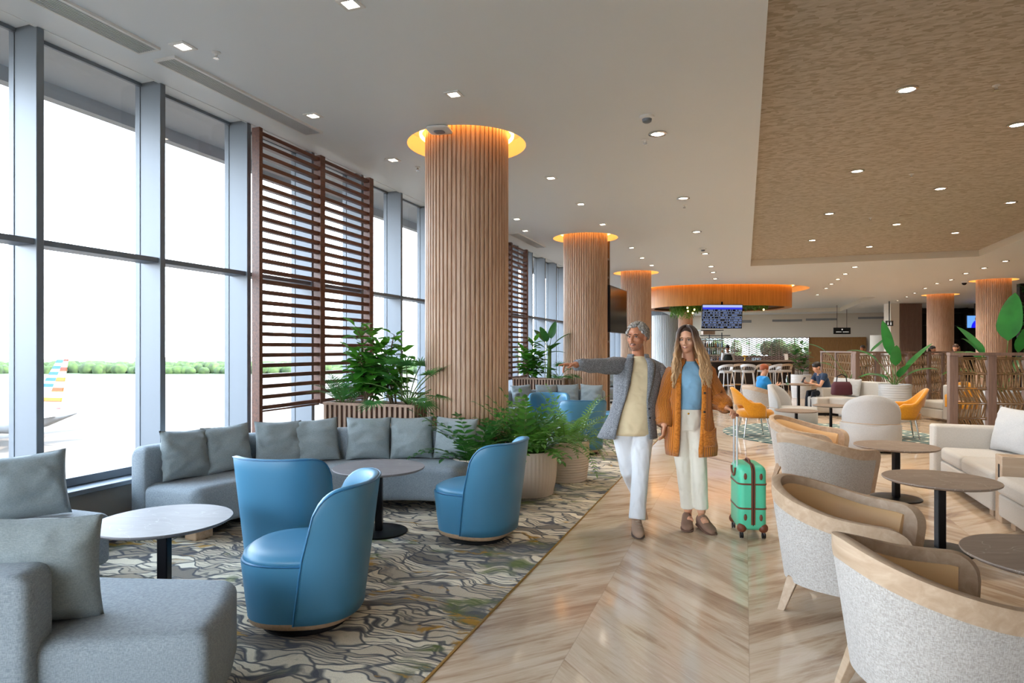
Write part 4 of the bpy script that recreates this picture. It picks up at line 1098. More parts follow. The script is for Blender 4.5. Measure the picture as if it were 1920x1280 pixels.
# hanging greenery and fairy lights under the canopy
mb = MB(); rnd = random.Random(12)
for i in range(420):
    u = rnd.uniform(1258, 1312) if rnd.random() < .55 else rnd.uniform(1312, 1440); d = rnd.uniform(24.6, 25.6); z = 3.33
    ln = (.55 if u < 1300 else .3 if u < 1325 else .17)*rnd.uniform(.4, 1.1)
    p = CL(U(u, d), d, z); 
    for k in range(7): leaf(mb, p-Vector((0, 0, ln*k/7)), rdir(rnd, rnd.uniform(0, 6.28), rnd.uniform(-1.2, .1)), .14, .035, n=2, bend=1)
tag(mb.build('hanging_greenery', M['fern'], smooth=180), 'trailing green fern garland hanging under the orange canopy', 'plants', kind='stuff')
bulb = MB().lathe([(.005, .03), (.022, .02), (.03, 0), (.022, -.03), (.004, -.04)], 10).build('glowing_bulb', emis('bulb_glow', '#ffd070', 9))
for i, (u, z) in enumerate([(1290, 3.02), (1299, 2.95), (1340, 3.15), (1289, 3.15), (1432, 3.08), (1302, 3.08)]):
    o = bulb if i == 0 else bulb.copy()
    if i: COL.objects.link(o)
    o.location = CL(U(u, 24.5), 24.5, z); tag(o, 'warm glowing bulb hanging in the greenery under the canopy', 'bulb', 'bulbs in the hanging greenery')
# departures screen
fm = NM('departures_display', '#05060a', .2); g = fm.co('Object'); x, y, z = fm.sep(g)
rows = fm.math('FRACT', fm.math('MULTIPLY', z, 11)); wn = fm.n('TexWhiteNoise', noise_dimensions='2D'); fm.l(fm.comb(fm.math('FLOOR', fm.math('MULTIPLY', x, 28)), fm.math('FLOOR', fm.math('MULTIPLY', z, 11))), wn.inputs['Vector'])
txt = fm.math('MULTIPLY', fm.math('GREATER_THAN', wn.outputs[0], .45), fm.math('MULTIPLY', fm.math('GREATER_THAN', rows, .35), fm.math('LESS_THAN', rows, .75)))
line = fm.math('LESS_THAN', rows, .12); head = fm.math('GREATER_THAN', z, .27); hb = fm.math('MULTIPLY', head, fm.math('LESS_THAN', z, .34))
cc = fm.mix(txt, '#05060c', '#5c6c96'); cc = fm.mix(line, cc, '#8a94a8'); cc = fm.mix(head, cc, '#9aa6d0'); cc = fm.mix(hb, cc, '#2a32c8')
fm.l(cc, fm.b.inputs['Emission Color']); fm.b.inputs['Emission Strength'].default_value = .8
p = CL(U(1354, 23.9), 23.9, 2.78); e = empty('departures_screen', p, F20+R(4), 'blue departures screen listing flights, hanging under the orange canopy', 'screen')
e.rotation_euler = (R(6), 0, F20+R(3))
MB().box(-.77, .77, 0, .06, -.45, .45).build('casing', M['black'], e, smooth=0, bevel=.005)
MB().box(-.75, .75, -.006, -.001, -.43, .43).build('display', fm.m, e, smooth=0)
MB().box(-.03, .03, .06, .1, -.1, .55).build('mount', M['black'], e, smooth=0)
# lattice windows at the far end
mb = MB(); e = empty('lattice_screen', (-2.6, Y1-.15, 0), 0, 'pale leaf patterned lattice screens in front of the far bright windows', 'screen')
for k in range(7):
    x0 = k*.95
    MB().box(x0, x0+.05, -.03, .03, 0, 2.38).build('frame_post', M['screenwood'], e, smooth=0)
    mb = MB()
    for c_ in range(3):
        xc = x0+.05+.3*c_
        for j in range(17):
            z = .1+j*.135
            for sg in (-1, 1):
                a_, b_ = (xc+.15, z), (xc+.15+sg*.15, z+.085)
                mb.add([(a_[0], -.01, a_[1]), (b_[0], -.01, b_[1]), (b_[0], -.01, b_[1]+.06), (a_[0], -.01, a_[1]+.06), (a_[0], .01, a_[1]), (b_[0], .01, b_[1]), (b_[0], .01, b_[1]+.06), (a_[0], .01, a_[1]+.06)],
                       [(0, 1, 2, 3), (7, 6, 5, 4), (0, 4, 5, 1), (3, 2, 6, 7), (1, 5, 6, 2), (0, 3, 7, 4)])
        mb.box(xc+.138, xc+.162, -.012, .012, 0, 2.38)
    mb.build('leaf_lattice', M['screenwood'], e, smooth=0)
struct('wall_far_low', MB().box(-2.6, 4.0, Y1, Y1+.2, .3, 1.1), M['dkbox'], smooth=0)
pane = struct('window_60', MB().box(-2.6, 4.0, Y1+.05, Y1+.07, 1.1, 2.35), M['glass'], smooth=0)
e = empty('timber_wall_panelling', (4.0, Y1-.08, 0), 0, 'golden brown timber panelling beside the far lattice, below the black sign', 'panelling')
for k in range(4): MB().box(k*.853, k*.853+.85, 0, .08, 0, 2.36).build('panel', wood('golden_panel_wood', '#9a6d3c', '#7c5428', None, .5, 'z') if k == 0 else bpy.data.materials['golden_panel_wood'], e, smooth=0, bevel=.006)
mb = MB(); rnd = random.Random(5)
for i in range(60): mb.ell((rnd.uniform(-3.5, 5), rnd.uniform(49.5, 51.5), rnd.uniform(.2, 1.9)), (rnd.uniform(.25, .6), .4, rnd.uniform(.2, .6)), 8)
tw_ = NM('lattice_backdrop', '#8c9488', .9); tw_.col(tw_.ramp(tw_.noise(tw_.co(), 1.2, 4), [(.38, '#5c7a48'), (.47, '#c4d0c0'), (.6, '#e6ecee')]))  # green and near-white mottling stands in for the bright view outside
struct('backdrop_wall', MB().box(-5.2, 12, 53.6, 53.9, -.3, 5), tw_.m, smooth=0)  # added backdrop, blocks the bright sky behind the lattice
struct('ground_terrace', MB().box(-5.2, 12, Y1+.25, 54, -.3, 0), M['apron'], smooth=0)
tag(mb.build('terrace_shrubs', M['scrub'], smooth=180), 'green shrubs outside the far lattice windows', 'shrubs', kind='stuff')
# wall grilles and signs at the far end
vm = plain('grille_grey', '#8f8c88', .7)
for u0, u1, v0, v1, lb in ((1390, 1409, 600, 605, 'short grey wall vent left of the others, beside the departures screen'), (1448, 1504, 599, 603, 'grey wall vent above the lattice windows'), (1511, 1569, 597, 601, 'grey wall vent above the black sign'), (1609, 1668, 594, 598, 'grey wall vent nearest the cream pillar')):
    def onw(u, v):
        q = (u-960)/1200; dx = -SA+CA*q; dy = CA+SA*q; t = (Y1-.02)/dy; return dx*t, EYE-(v-655)/1200*t
    xa, za = onw(u0, v0); xb, zb = onw(u1, v0); zc = onw(u0, v1)[1]
    e = empty('wall_vent', (xa, Y1, zc), 0, lb, 'vent'); w_, h_ = xb-xa, za-zc
    MB().box(0, w_, -.01, -.001, 0, h_).build('backing', vm, e, smooth=0)
    s = MB(); [s.box(0, w_, -.02, -.01, h_*(i+.2)/4, h_*(i+.6)/4) for i in range(4)]; s.build('slats', M['alu_dark'], e, smooth=0)
blk = plain('sign_black', '#15120f', .5); wt = emis('sign_white', '#e8e4da', .5)
p = CL(U(1579, 38), 38, EYE+35*38/1200); e = empty('direction_sign', p, F20, 'black sign with a small symbol and two short words hanging at the far end', 'sign')
MB().box(-.5, .5, 0, .05, -.19, .19).build('board', blk, e, smooth=0); MB().lathe([(.04, 0), (.04, .005)], 16, M4=Matrix.Translation((0, -.002, .08)) @ Matrix.Rotation(R(90), 4, 'X')).build('symbol', wt, e, smooth=0)
s = MB(); rnd = random.Random(2); x = -.36
while x < .38:
    w_ = rnd.uniform(.02, .035)
    if abs(x) > .04: s.box(x, x+w_*.6, -.004, -.001, -.09, -.04)
    x += w_+.008
s.build('lettering', wt, e, smooth=0); MB().box(-.3, -.28, .02, .03, .19, 1.52).box(.28, .3, .02, .03, .19, 1.52).build('hanging_rods', M['black'], e, smooth=0)
p = CL(U(1668, 31.5), 31.5, EYE+49*31.5/1200); e = empty('restroom_sign', p, F20, 'small black sign with two white figures beside the cream pillar', 'sign')
MB().box(-.18, .18, 0, .05, -.13, .13).build('board', blk, e, smooth=0)
s = MB()
for x in (-.08, .06): s.box(x-.025, x+.025, -.004, -.001, -.08, .03).lathe([(.02, 0), (.02, .003)], 12, M4=Matrix.Translation((x, -.001, .06)) @ Matrix.Rotation(R(90), 4, 'X'))
s.build('figures', wt, e, smooth=0)
MB().box(-.02, .02, .02, .04, .13, 1.1).build('hanging_rod', M['black'], e, smooth=0)
# cream pillar and fluted box pillar
e = empty('cream_square_pillar', CL(U(1670, 33), 33, 0), F20, 'cream square pillar at the far right, left of the ribbed block', 'pillar')
MB().box(0, .45, 0, .6, 0, CEIL-.002).build('shaft', M['fascia'], e, smooth=0)
e = empty('ribbed_block', CL(U(1687, 33), 33, 0), F20, 'wide brown ribbed wall block between the cream pillar and the far columns', 'pillar')
MB().box(0, 1.15, 0, 1.2, 0, CEIL-.002).build('core', M['screenwood'], e, smooth=0)
s = MB(); [s.box(k*.05, k*.05+.03, -.03, 0, 0, CEIL-.01) for k in range(23)]; s.build('ribs', M['screenwood'], e, smooth=0)
# dark display shelving and planted wall behind the far columns
dk = plain('near_black_shelving', '#1a1512', .7)
e = empty('dark_shelving', CL(U(1728, 36), 36, 0), F20, 'tall dark open shelving behind the far right columns', 'shelves')
MB().box(0, 6.5, .5, .6, 0, 3.9).build('back_panel', dk, e, smooth=0)
for k in range(6): MB().box(k*1.28, k*1.28+.06, 0, .5, 0, 3.9).build('upright', dk, e, smooth=0)
for z in (.5, 1.3, 2.1, 2.9, 3.6): MB().box(0, 6.46, 0, .5, z, z+.05).build('shelf', dk, e, smooth=0)
p = CL(U(1829, 33), 33, EYE+52*33/1200); e = empty('television', p, F20, 'small lit television showing a person in bright blue, beyond the far right column', 'television')
MB().box(-.45, .5, 0, .05, -.33, .33).build('casing', M['black'], e, smooth=0)
tvm = NM('television_picture', '#000000', .3); x, y, z = tvm.sep(tvm.co('Object'))
r_ = tvm.math('ADD', tvm.math('POWER', tvm.math('DIVIDE', tvm.math('SUBTRACT', x, .05), .27), 2), tvm.math('POWER', tvm.math('DIVIDE', tvm.math('ADD', z, .35), .42), 2))
h_ = tvm.math('ADD', tvm.math('POWER', tvm.math('DIVIDE', tvm.math('SUBTRACT', x, .05), .08), 2), tvm.math('POWER', tvm.math('DIVIDE', tvm.math('SUBTRACT', z, .15), .11), 2))
cc = tvm.mix(tvm.math('LESS_THAN', r_, 1), '#5a8fd8', '#1418d8'); cc = tvm.mix(tvm.math('LESS_THAN', h_, 1), cc, '#3a2218')
tvm.l(cc, tvm.b.inputs['Emission Color']); tvm.b.inputs['Emission Strength'].default_value = .9
MB().box(-.43, .48, -.006, -.001, -.31, .31).build('screen', tvm.m, e, smooth=0)
MB().box(0, .05, .05, .1, .2, 1.0).build('mount', M['black'], e, smooth=0)
mb = MB(); rnd = random.Random(8)
e = empty('planted_wall', (9.3, 27.9, 0), 0, 'dark wall covered in foliage at the far right edge', 'green wall')
MB().box(0, 6.5, 0, .3, 0, CEIL-.01).build('backing', dk, e, smooth=0)
for i in range(1500):
    leaf(mb, (rnd.uniform(0, 4), -.02, rnd.uniform(1.2, 3.85)), rdir(rnd, rnd.uniform(3.4, 6.0), rnd.uniform(-.8, .8)), .2, .07, n=2)
mb.build('foliage', M['leafdk'], e, smooth=180)

# ================================================================ RATTAN PARTITIONS
def partition(pts, lb, z1=1.5, rows=5, nst=11, post=.13):
    o = Vector(pts[0]); e = empty('rattan_partition', (o.x, o.y, 0), 0, lb, 'partition'); rnd = random.Random(int(o.x*100))
    P = [Vector(p)-o for p in pts]
    for i, p in enumerate(P):
        q = P[min(i+1, len(P)-1)]-P[max(i-1, 0)]; a = math.atan2(q.y, q.x)
        b = MB().cbox((0, 0, z1/2-.02), (post, .1, z1-.06)).build('post', M['screenwood'], e, smooth=0, bevel=.006); b.location = (p.x, p.y, 0); b.rotation_euler = (0, 0, a)
        if i == len(P)-1: break
        n = P[i+1]; d = n-p; L = d.length; a = math.atan2(d.y, d.x); T = Matrix.Translation((p.x, p.y, 0)) @ Matrix.Rotation(a, 4, 'Z')
        MB().box(-post/2, L+post/2, -.06, .06, z1-.05, z1, T).build('top_rail', M['screenwood'], e, smooth=0)
        MB().box(post/2, L-post/2, -.04, .04, .1, .15, T).build('bottom_rail', M['screenwood'], e, smooth=0)
        inf = MB(); x0, x1 = post/2, L-post/2; hh = (z1-.1-.17)/rows
        for r_ in range(rows+1):
            z = .17+hh*r_
            for dz in (-.014, .014): inf.tube([(x0, 0, z+dz), (x1, 0, z+dz)], .011, 5, M4=T)
        for r_ in range(rows):
            z = .17+hh*r_; lean = (.05, .02, .055, .0, .035, .015)[r_ % 6]
            for k in range(nst):
                x = x0+(x1-x0)*(k+.5)/nst+rnd.uniform(-.012, .012); dx = lean*(1 if r_ % 2 else -1)
                xa, xb = min(max(x-dx, x0+.01), x1-.01), min(max(x+dx, x0+.01), x1-.01)
                inf.tube([(xa, .012*(-1)**k, z+.015), (xb, -.012*(-1)**k, z+hh-.015)], .0135, 5, M4=T)
        inf.build('rattan_infill', M['rattan'], e, smooth=60)
    return e
partition([CL(U(1786, 10.6), 10.6), CL(U(1858, 10.5), 10.5), CL(U(1927, 10.45), 10.45), CL(U(1990, 10.6), 10.6)], 'woven rattan partition with thick posts behind the beige sofa, nearest the camera', nst=12, post=.13)
partition([CL(U(1605, 15.6), 15.6), CL(U(1644, 15.9), 15.9), CL(U(1703, 16.2), 16.2), CL(U(1740, 16.8), 16.8), CL(U(1766, 17.6), 17.6), CL(U(1800, 18.2), 18.2)], 'long rattan partition running behind the white planter and the right yellow chair', nst=13, post=.15)
partition([CL(U(1542, 22), 22), CL(U(1569, 20.5), 20.5), CL(U(1600, 18.6), 18.6)], 'short rattan partition behind the man in the navy shirt', nst=12, post=.13)
# seats among the partitions
def block_sofa(loc, rz, w_, lb):
    e = empty('beige_bench_sofa', loc, rz, lb, 'sofa')
    MB().box(-w_/2, w_/2, 0, .75, .06, .26).build('base', M['beige'], e, bevel=.02, smooth=30); MB().box(-w_/2, w_/2, 0, .75, .262, .43).build('seat', M['beige'], e, bevel=.04, seg=3, smooth=60)
    MB().box(-w_/2, w_/2, .76, .95, .06, .8).build('backrest', M['beige'], e, bevel=.03, seg=3, smooth=60); MB().box(-w_/2-.2, -w_/2-.005, 0, .95, .06, .64).build('armrest', M['beige'], e, bevel=.03, seg=3, smooth=60)
    return e
p = CL(U(1585, 14.6), 14.6); block_sofa((p.x, p.y, 0), F20-R(70), 1.3, 'cream sofa with white pillows before the middle partition, maroon bag on its arm')
p = CL(U(1762, 14.4), 14.4); block_sofa((p.x, p.y, 0), F20+R(180+0), .9, 'beige sofa behind the right yellow chair')
for i, (u, d) in enumerate([(1573, 16.0), (1583, 15.6), (1596, 15.2)]):
    q = pillow(.45, .42, .16, 70+i, mat=M['ivory']); place(q, CL(U(u, d), d, .44), F20+R(-70), R(-12)); tag(q, ['white pillow leftmost on the cream sofa beside the seated man', 'white pillow in the middle of the cream sofa', 'white pillow nearest the partition post on the cream sofa'][i], 'pillow')
p = CL(U(1578, 14.5), 14.5, .52); e = empty('maroon_bag', p, F20, 'maroon travel bag with a strap on the cream sofa', 'bag')
MB().rings([superring(.2, .1, 0, 24, 4), superring(.22, .12, .03, 24, 4), superring(.21, .11, .22, 24, 4), superring(.17, .05, .3, 24, 4)]).build('body', plain('maroon_canvas', '#4a1a26', .8), e, smooth=60)
MB().tube([(-.12, 0, .28), (-.1, 0, .42), (0, 0, .47), (.1, 0, .42), (.12, 0, .28)], .012, 6).build('handle', M['black'], e)
table('cafe_table', tuple(CL(U(1497, 15.4), 15.4)), .38, .72, 'topdark', 'taupe table between the boy and the man in the navy shirt', baser=.25)
p = CL(U(1476, 15.2), 15.2, .72); e = empty('water_bottle', p, 0, 'clear green tinted water bottle on the table beside the boy', 'bottle')
MB().lathe([(.03, 0), (.032, .01), (.032, .13), (.012, .17), (.012, .2)], 14).build('body', glassmat('bottle_green', '#a8d8c0', .2), e); MB().lathe([(.015, .2), (.015, .22)], 12).build('cap', M['white'], e)
# aircraft
lv = NM('tail_livery', '#f0f0f0', .4); x, y, z = lv.sep(lv.co('Object'))
zz = lv.math('DIVIDE', z, 7.6); fr = lv.math('FRACT', lv.math('MULTIPLY', zz, 9.5)); ps = lv.math('LESS_THAN', fr, .55)
fr2 = lv.math('FRACT', lv.math('ADD', lv.math('MULTIPLY', zz, 5.6), .1)); ps2 = lv.math('LESS_THAN', fr2, .42)
split = lv.math('ADD', x, lv.math('MULTIPLY', z, -.46))          # aft of the slanted centre line
aft = lv.math('GREATER_THAN', split, -3.3); aft2 = lv.math('GREATER_THAN', split, -2.3)
red = lv.ramp(zz, [(0, '#701020'), (.15, '#701020'), (.2, '#8a5a06'), (.33, '#8a5a06'), (.36, '#8a3208'), (.5, '#8a3208'), (.55, '#8a5206'), (.68, '#8a5206'), (.72, '#7c200a')])
c1_ = lv.mix(lv.math('MULTIPLY', ps, lv.math('GREATER_THAN', zz, .38)), '#8c9094', '#0e4a72'); c2_ = lv.mix(ps2, '#8c9094', red)
cc = lv.mix(lv.math('MAXIMUM', aft, lv.math('LESS_THAN', zz, .34)), c1_, c2_); lv.col(cc)
wm = plain('aircraft_white', '#84888c', .35); 
a0 = CL(U(122, 85), 85, 0); e = empty('aircraft', (a0.x, a0.y, -11.55), R(9), 'parked passenger aircraft whose striped red, white and blue tail shows outside', 'aircraft')
MB().rings([[(x_, r_*math.cos(t), 3.6+zc+r_*math.sin(t)) for t in [2*math.pi*i/24 for i in range(24)]] for x_, r_, zc in ((-34, .1, -.3), (-33, .9, -.2), (-31, 1.6, 0), (-28, 1.9, 0), (-8, 1.9, 0), (-3, 1.3, .5), (.5, .5, 1.0), (2, .15, 1.2))]).build('fuselage', wm, e, smooth=60)
fn = MB(); 
def slab(mb, q, t0, ax):
    n = len(q); lo = []; hi = []
    for (a_, b_, t_) in q:
        if ax == 'y': lo.append((a_, -t_, b_)); hi.append((a_, t_, b_))
        else: lo.append((a_, b_, t0-t_)); hi.append((a_, b_, t0+t_))
    mb.add(lo+hi, [tuple(range(n-1, -1, -1)), tuple(range(n, 2*n))]+[(i, (i+1) % n, (i+1) % n+n, i+n) for i in range(n)])
slab(fn, [(-6.3, 0, .12), (-.9, 0, .12), (.5, 6.9, .05), (-1.1, 7.0, .05), (-5.2, 1.0, .1)], 0, 'y')
fn.build('tail_fin', lv.m, e, smooth=0, loc=(0, 0, 4.9))
wg = MB()
for s_ in (-1, 1):
    slab(wg, [(-21, s_*1.5, .25), (-14.5, s_*1.5, .25), (-10.5, s_*17, .08), (-12, s_*17, .08)], 2.9, 'z')
wg.build('wings', wm, e, smooth=0)
wg = MB()
for s_ in (-1, 1): slab(wg, [(-4.2, s_*.8, .1), (-.6, s_*.8, .1), (1, s_*6.3, .05), (-.4, s_*6.3, .05)], 4.4, 'z')
wg.build('tailplane', wm, e, smooth=0)
for x_, y_ in ((-29, 0), (-16, -2.8), (-16, 2.8)): MB().tube([(x_, y_-.25, .55), (x_, y_+.25, .55)], .55, 16).tube([(x_, y_, .5), (x_, y_, 2.6)], .12, 6).build('landing_gear', M['black'], e)
for s_ in (-1, 1): MB().tube([(-20.5, s_*5.2, 1.9), (-19.5, s_*5.2, 1.9), (-16.5, s_*5.2, 1.9)], [.95, 1.05, .7], 20).build('engine', wm, e)
# ================================================================ PEOPLE
def skinmat(name, a, b):
    m = NM(name, a, .45, spec=.35); m.b.inputs['Subsurface Weight'].default_value = .12; m.b.inputs['Subsurface Radius'].default_value = (.02, .008, .004); m.b.inputs['Subsurface Scale'].default_value = .3
    m.col(m.ramp(m.noise(m.co(), 14, 3), [(.35, a), (.65, b)])); return m.m
M['skin_m'] = skinmat('tanned_skin', '#b5785a', '#c08362'); M['skin_w'] = skinmat('light_skin', '#cf9878', '#d6a284')
M['skin_d'] = skinmat('brown_skin', '#8a5a40', '#94644a')
M['eyew'] = plain('eye_white', '#dcd4cc', .25); M['iris'] = plain('dark_iris', '#241610', .2); M['lip'] = plain('lip_pink', '#a3564c', .45)
M['teeth'] = plain('teeth_white', '#e8e0d6', .3)
V = Vector
def hand(mb, wr, d, nrm, thumb, curls, s=1.0, tcurl=.4):
    d = V(d).normalized(); nrm = V(nrm); nrm = (nrm-d*nrm.dot(d)).normalized(); lat = d.cross(nrm)*thumb; wr = V(wr)
    mb.tube([wr-d*.03*s, wr+d*.015*s, wr+d*.05*s, wr+d*.09*s], [.024*s, .028*s, .038*s, .038*s], 12, ry=[.018*s, .017*s, .015*s, .013*s], side=lat)
    for k in range(4):
        o = (.0315, .0105, -.0105, -.030)[k]; L = (.072, .08, .075, .06)[k]*s; r = (.0088, .009, .0086, .0078)[k]*s
        p = wr+d*(.088-.004*abs(k-1))*s+lat*o*s; dd = (d+lat*o*.8).normalized(); pts = [p-d*.015*s, p]; rr = [r*1.05, r*1.05]
        for j, f_ in enumerate((.45, .32, .23)):
            c = curls[k]*(1, 1.1, .8)[j]; dd = (dd*math.cos(c)+nrm*math.sin(c)).normalized(); nn = nrm; pts.append(pts[-1]+dd*L*f_); rr.append(r*(1, .93, .75)[j])
            nrm_local = nrm-dd*nrm.dot(dd)
        mb.tube(pts, rr, 8)
    p = wr+d*.02*s+lat*.026*s; dd = (d*.7+lat*.7+nrm*tcurl).normalized(); pts = [p-lat*.012*s, p]; 
    for f_ in (.038, .03, .022): pts.append(pts[-1]+dd*f_*s); dd = (dd+d*.25+nrm*tcurl*.4).normalized()
    mb.tube(pts, [.014*s, .0135*s, .0115*s, .0095*s, .0075*s], 8)
def head(mb, par, c, yaw, skin, pitch=0, s=1.0, detail=True, male=True, smile=1):
    Rm = Matrix.Rotation(yaw, 3, 'Z') @ Matrix.Rotation(pitch, 3, 'X'); c = V(c)
    T = lambda x, y, z: c+Rm @ V((x*s, y*s, z*s))
    def el(x, y, z, a, b, g): mb.ell(T(x, y, z), (a*s, b*s, g*s), 20, rot=Rm)
    jw = 1.0 if male else .93
    el(0, -.015, .035, .076, .094, .087); el(0, .022, -.03, .064*jw, .07, .078); el(0, .03, -.072, .05*jw, .056, .042)
    el(0, .07, -.098, .024*jw, .02, .018)
    for sg in (-1, 1):
        el(sg*.038, .058, -.022, .025, .026, .024); el(sg*.03, .076 if male else .066, .03, .026, .012, .008)
        el(sg*.078, -.008, -.012, .008, .018, .03); el(sg*.084, -.014, .0, .008, .016, .02)
        el(sg*.01, .1, -.036, .0085, .012, .008)
    mb.tube([T(0, .084, .022), T(0, .1, -.005), T(0, .115 if male else .108, -.03), T(0, .103, -.039)], [.008*s, .0085*s, .0115*s, .007*s], 10)
    el(0, .086, -.063, .023, .012, .014)
    if not detail: return T, Rm
    Y = Matrix.Rotation(0, 3, 'Z')
    for sg in (-1, 1):
        MB().ell(T(sg*.031, .077, .006), (.0125*s, .0105*s, .0058*s), 14, rot=Rm).build('eye', M['eyew'], par, smooth=180)
        MB().ell(T(sg*.031-.002, .0862, .006), (.0056*s, .0035*s, .0056*s), 12, rot=Rm).build('iris', M['iris'], par, smooth=180)
        MB().tube([T(sg*.017, .088, .008), T(sg*.026, .0915, .0142), T(sg*.036, .0885, .014), T(sg*.046, .078, .0085)], [.0012*s, .0022*s, .0024*s, .001*s], 6).build('eyelash', M['iris'], par, smooth=180)
    return T, Rm
def shoe(mb, ank, toe_dir, L=.27, W_=.1, H_=.1, pitch=0, drop=.0):
    """rings run from heel to toe"""
    d = V((toe_dir[0], toe_dir[1], 0)).normalized(); sd = V((-d.y, d.x, 0)); rs = []
    Rp = Matrix.Rotation(pitch, 3, sd)
    for t, w_, h in ((0, .55, .6), (.04, .7, .85), (.18, .78, 1.0), (.32, .82, .98), (.48, .9, .72), (.65, 1.0, .55), (.82, .97, .47), (.94, .75, .38), (1, .4, .25)):
        o = []
        for k in range(16):
            a = 2*math.pi*k/16; y = math.cos(a)*W_/2*w_; z = (math.sin(a)*.5+.5)
            z = (z**.7 if z > .5 else z)*H_*h
            o.append(V(ank)+Rp @ (d*((t-.22)*L)+sd*y+V((0, 0, z))))
        rs.append([tuple(q) for q in o])
    mb.rings(rs)
def ringset(specs, n=28, p=2.3):
    """specs (z, rx, ry, cx, cy)"""
    return [[(cx+math.copysign(abs(math.cos(t))**(2/p), math.cos(t))*rx, cy+math.copysign(abs(math.sin(t))**(2/p), math.sin(t))*ry, z) for t in [2*math.pi*k/n for k in range(n)]] for z, rx, ry, cx, cy in specs]
def limb(mb, a, b, c, ra, rb, rc, n=14, mid=1.0):
    a, b, c = V(a), V(b), V(c)
    pts = [a, a.lerp(b, .35), a.lerp(b, .75), b+(a-b).normalized()*.0, b.lerp(c, .3), b.lerp(c, .7), c]
    mb.tube(pts, [ra, ra*1.0, ra*.45+rb*.55, rb, rb*.98 if mid == 1 else rb*mid, rb*.4+rc*.6, rc], n)
def human_body(name, label, loc, rz, J, skin, vox=.006, male=True, detail=True, s=1.0, group=None):
    e = None; mb = MB()
    o = bpy.data.objects.new('tmp', None); COL.objects.link(o)
    T, Rm = head(mb, o, J['head'], J['yaw'], skin, J.get('pitch', 0), J.get('hs', 1.0), detail, male)
    nk, ch, pv = V(J['neck']), V(J['chest']), V(J['pelvis']); hd = V(J['head'])
    k = .9 if male else .78
    mb.tube([nk-V((0, 0, .06)), nk, hd-V((0, 0, .07))+Rm @ V((0, -.01, 0))], [.075*k, .06*k, .056*k], 14)
    mb.tube([pv-V((0, 0, .06)), pv, pv.lerp(ch, .4), pv.lerp(ch, .8), ch, ch.lerp(nk, .7), nk], [.1, .135*k+.01, .115*k, .14*k, .15*k, .1*k, .055*k], 18, ry=[.08, .1*k, .09*k, .1*k, .1*k, .07*k, .05*k], side=J.get('side', (1, 0, 0)))
    for q in ('L', 'R'):
        sh, el_, wr = J['sh'+q], J['el'+q], J['wr'+q]
        mb.tube([ch.lerp(nk, .5), sh], [.06*k, .05*k], 10); limb(mb, sh, el_, wr, .05*k, .04*k, .026)
        hd_ = J['hand'+q]; hand(mb, wr, hd_[0], hd_[1], hd_[2], hd_[3], .95 if male else .85)
        hp, kn, an = J['hp'+q], J['kn'+q], J['an'+q]
        mb.tube([pv, hp], .08, 10); limb(mb, hp, kn, an, .08*k, .056*k, .036)
        mb.tube([V(an)+V((0, 0, .02)), V(an)-V((0, 0, .05)), V(an)+V(J['toe'+q])*.1-V((0, 0, .06))], [.038*k, .034, .03], 8)
    b = mb.build(name, skin, None, remesh=vox, relax=2)
    b.location = loc; b.rotation_euler = (0, 0, rz); tag(b, label, 'person', group)
    for c_ in kids(o): c_.parent = b
    bpy.data.objects.remove(o)
    return b, T, Rm
def hairmat(name, stops, axis='z'):
    m = NM(name, '#555555', .45, sheen=.2); o = m.co(); z = m.sep(o)[2]
    n1 = m.noise(m.co(scale=(60, 60, 6)), 3, 3)
    m.col(m.ramp(m.math('ADD', z, m.math('MULTIPLY', m.math('SUBTRACT', n1, .5), .12)), stops)); return m.m
def trousers(par, J, mat, k=1.0, flare=.07, waist=(.15, .105), vox=.008, top=.12, short=0.0):
    mb = MB(); pv = V(J['pelvis'])
    mb.rings(ringset([(pv.z+z, waist[0]*a, waist[1]*b, pv.x, pv.y) for z, a, b in ((top, .88, .95), (top-.03, .92, 1), (.03, 1.08, 1.1), (-.05, 1.1, 1.12), (-.1, .95, 1.0))]))
    for q in ('L', 'R'):
        hp, kn, an = V(J['hp'+q]), V(J['kn'+q]), V(J['an'+q]); an = an-(an-kn).normalized()*short
        mb.tube([hp+V((0, 0, .04)), hp-V((0, 0, .06)), hp.lerp(kn, .5), kn, kn.lerp(an, .35), kn.lerp(an, .75), an], [.085*k, .098*k, .088*k, .073*k, .072*k, flare*.97, flare], 18)
    return mb.build('trousers', mat, par, remesh=vox, relax=3)

tw = NM('grey_tweed', '#7a7c80', .95, sheen=.1, spec=.2); n1 = tw.noise(tw.co(), 320, 2, .8); n2 = tw.noise(tw.co(), 110, 2, .7)
tw.col(tw.ramp(tw.math('ADD', tw.math('MULTIPLY', n1, .6), tw.math('MULTIPLY', n2, .4)), [(.38, '#4d4e53'), (.5, '#74767b'), (.62, '#a4a6aa')])); tw.bump(n1, .4, .004)
M['tweed'] = tw.m
def cloth(name, c, n=9, st=.5, sc=(1, 1, 1), **k):
    m = NM(name, c, .9, spec=.2, sheen=.15); m.bump(m.noise(m.co(scale=sc), n, 1.5, .4, .3), st, .04); return m.m
M['cream_knit'] = cloth('cream_sweater', '#dcc9a4', 8, .8); M['denim'] = cloth('white_denim', '#dcdde0', 11, 1.0, (1, 1, .5)); M['cream_denim'] = cloth('cream_denim', '#e2dccd', 11, .9, (1, 1, .5))
M['blue_top'] = cloth('light_blue_top', '#86b2d0', 10, .7)
kn = NM('rust_ribbed_knit', '#b5661c', .95, spec=.15, sheen=.3); uvn = kn.n('UVMap'); ux, uy, _ = kn.sep(uvn.outputs[0])
rib = kn.math('ABSOLUTE', kn.math('SINE', kn.math('MULTIPLY', ux, 150))); kn.col(kn.mix(rib, '#9c5414', '#d07e2c'))
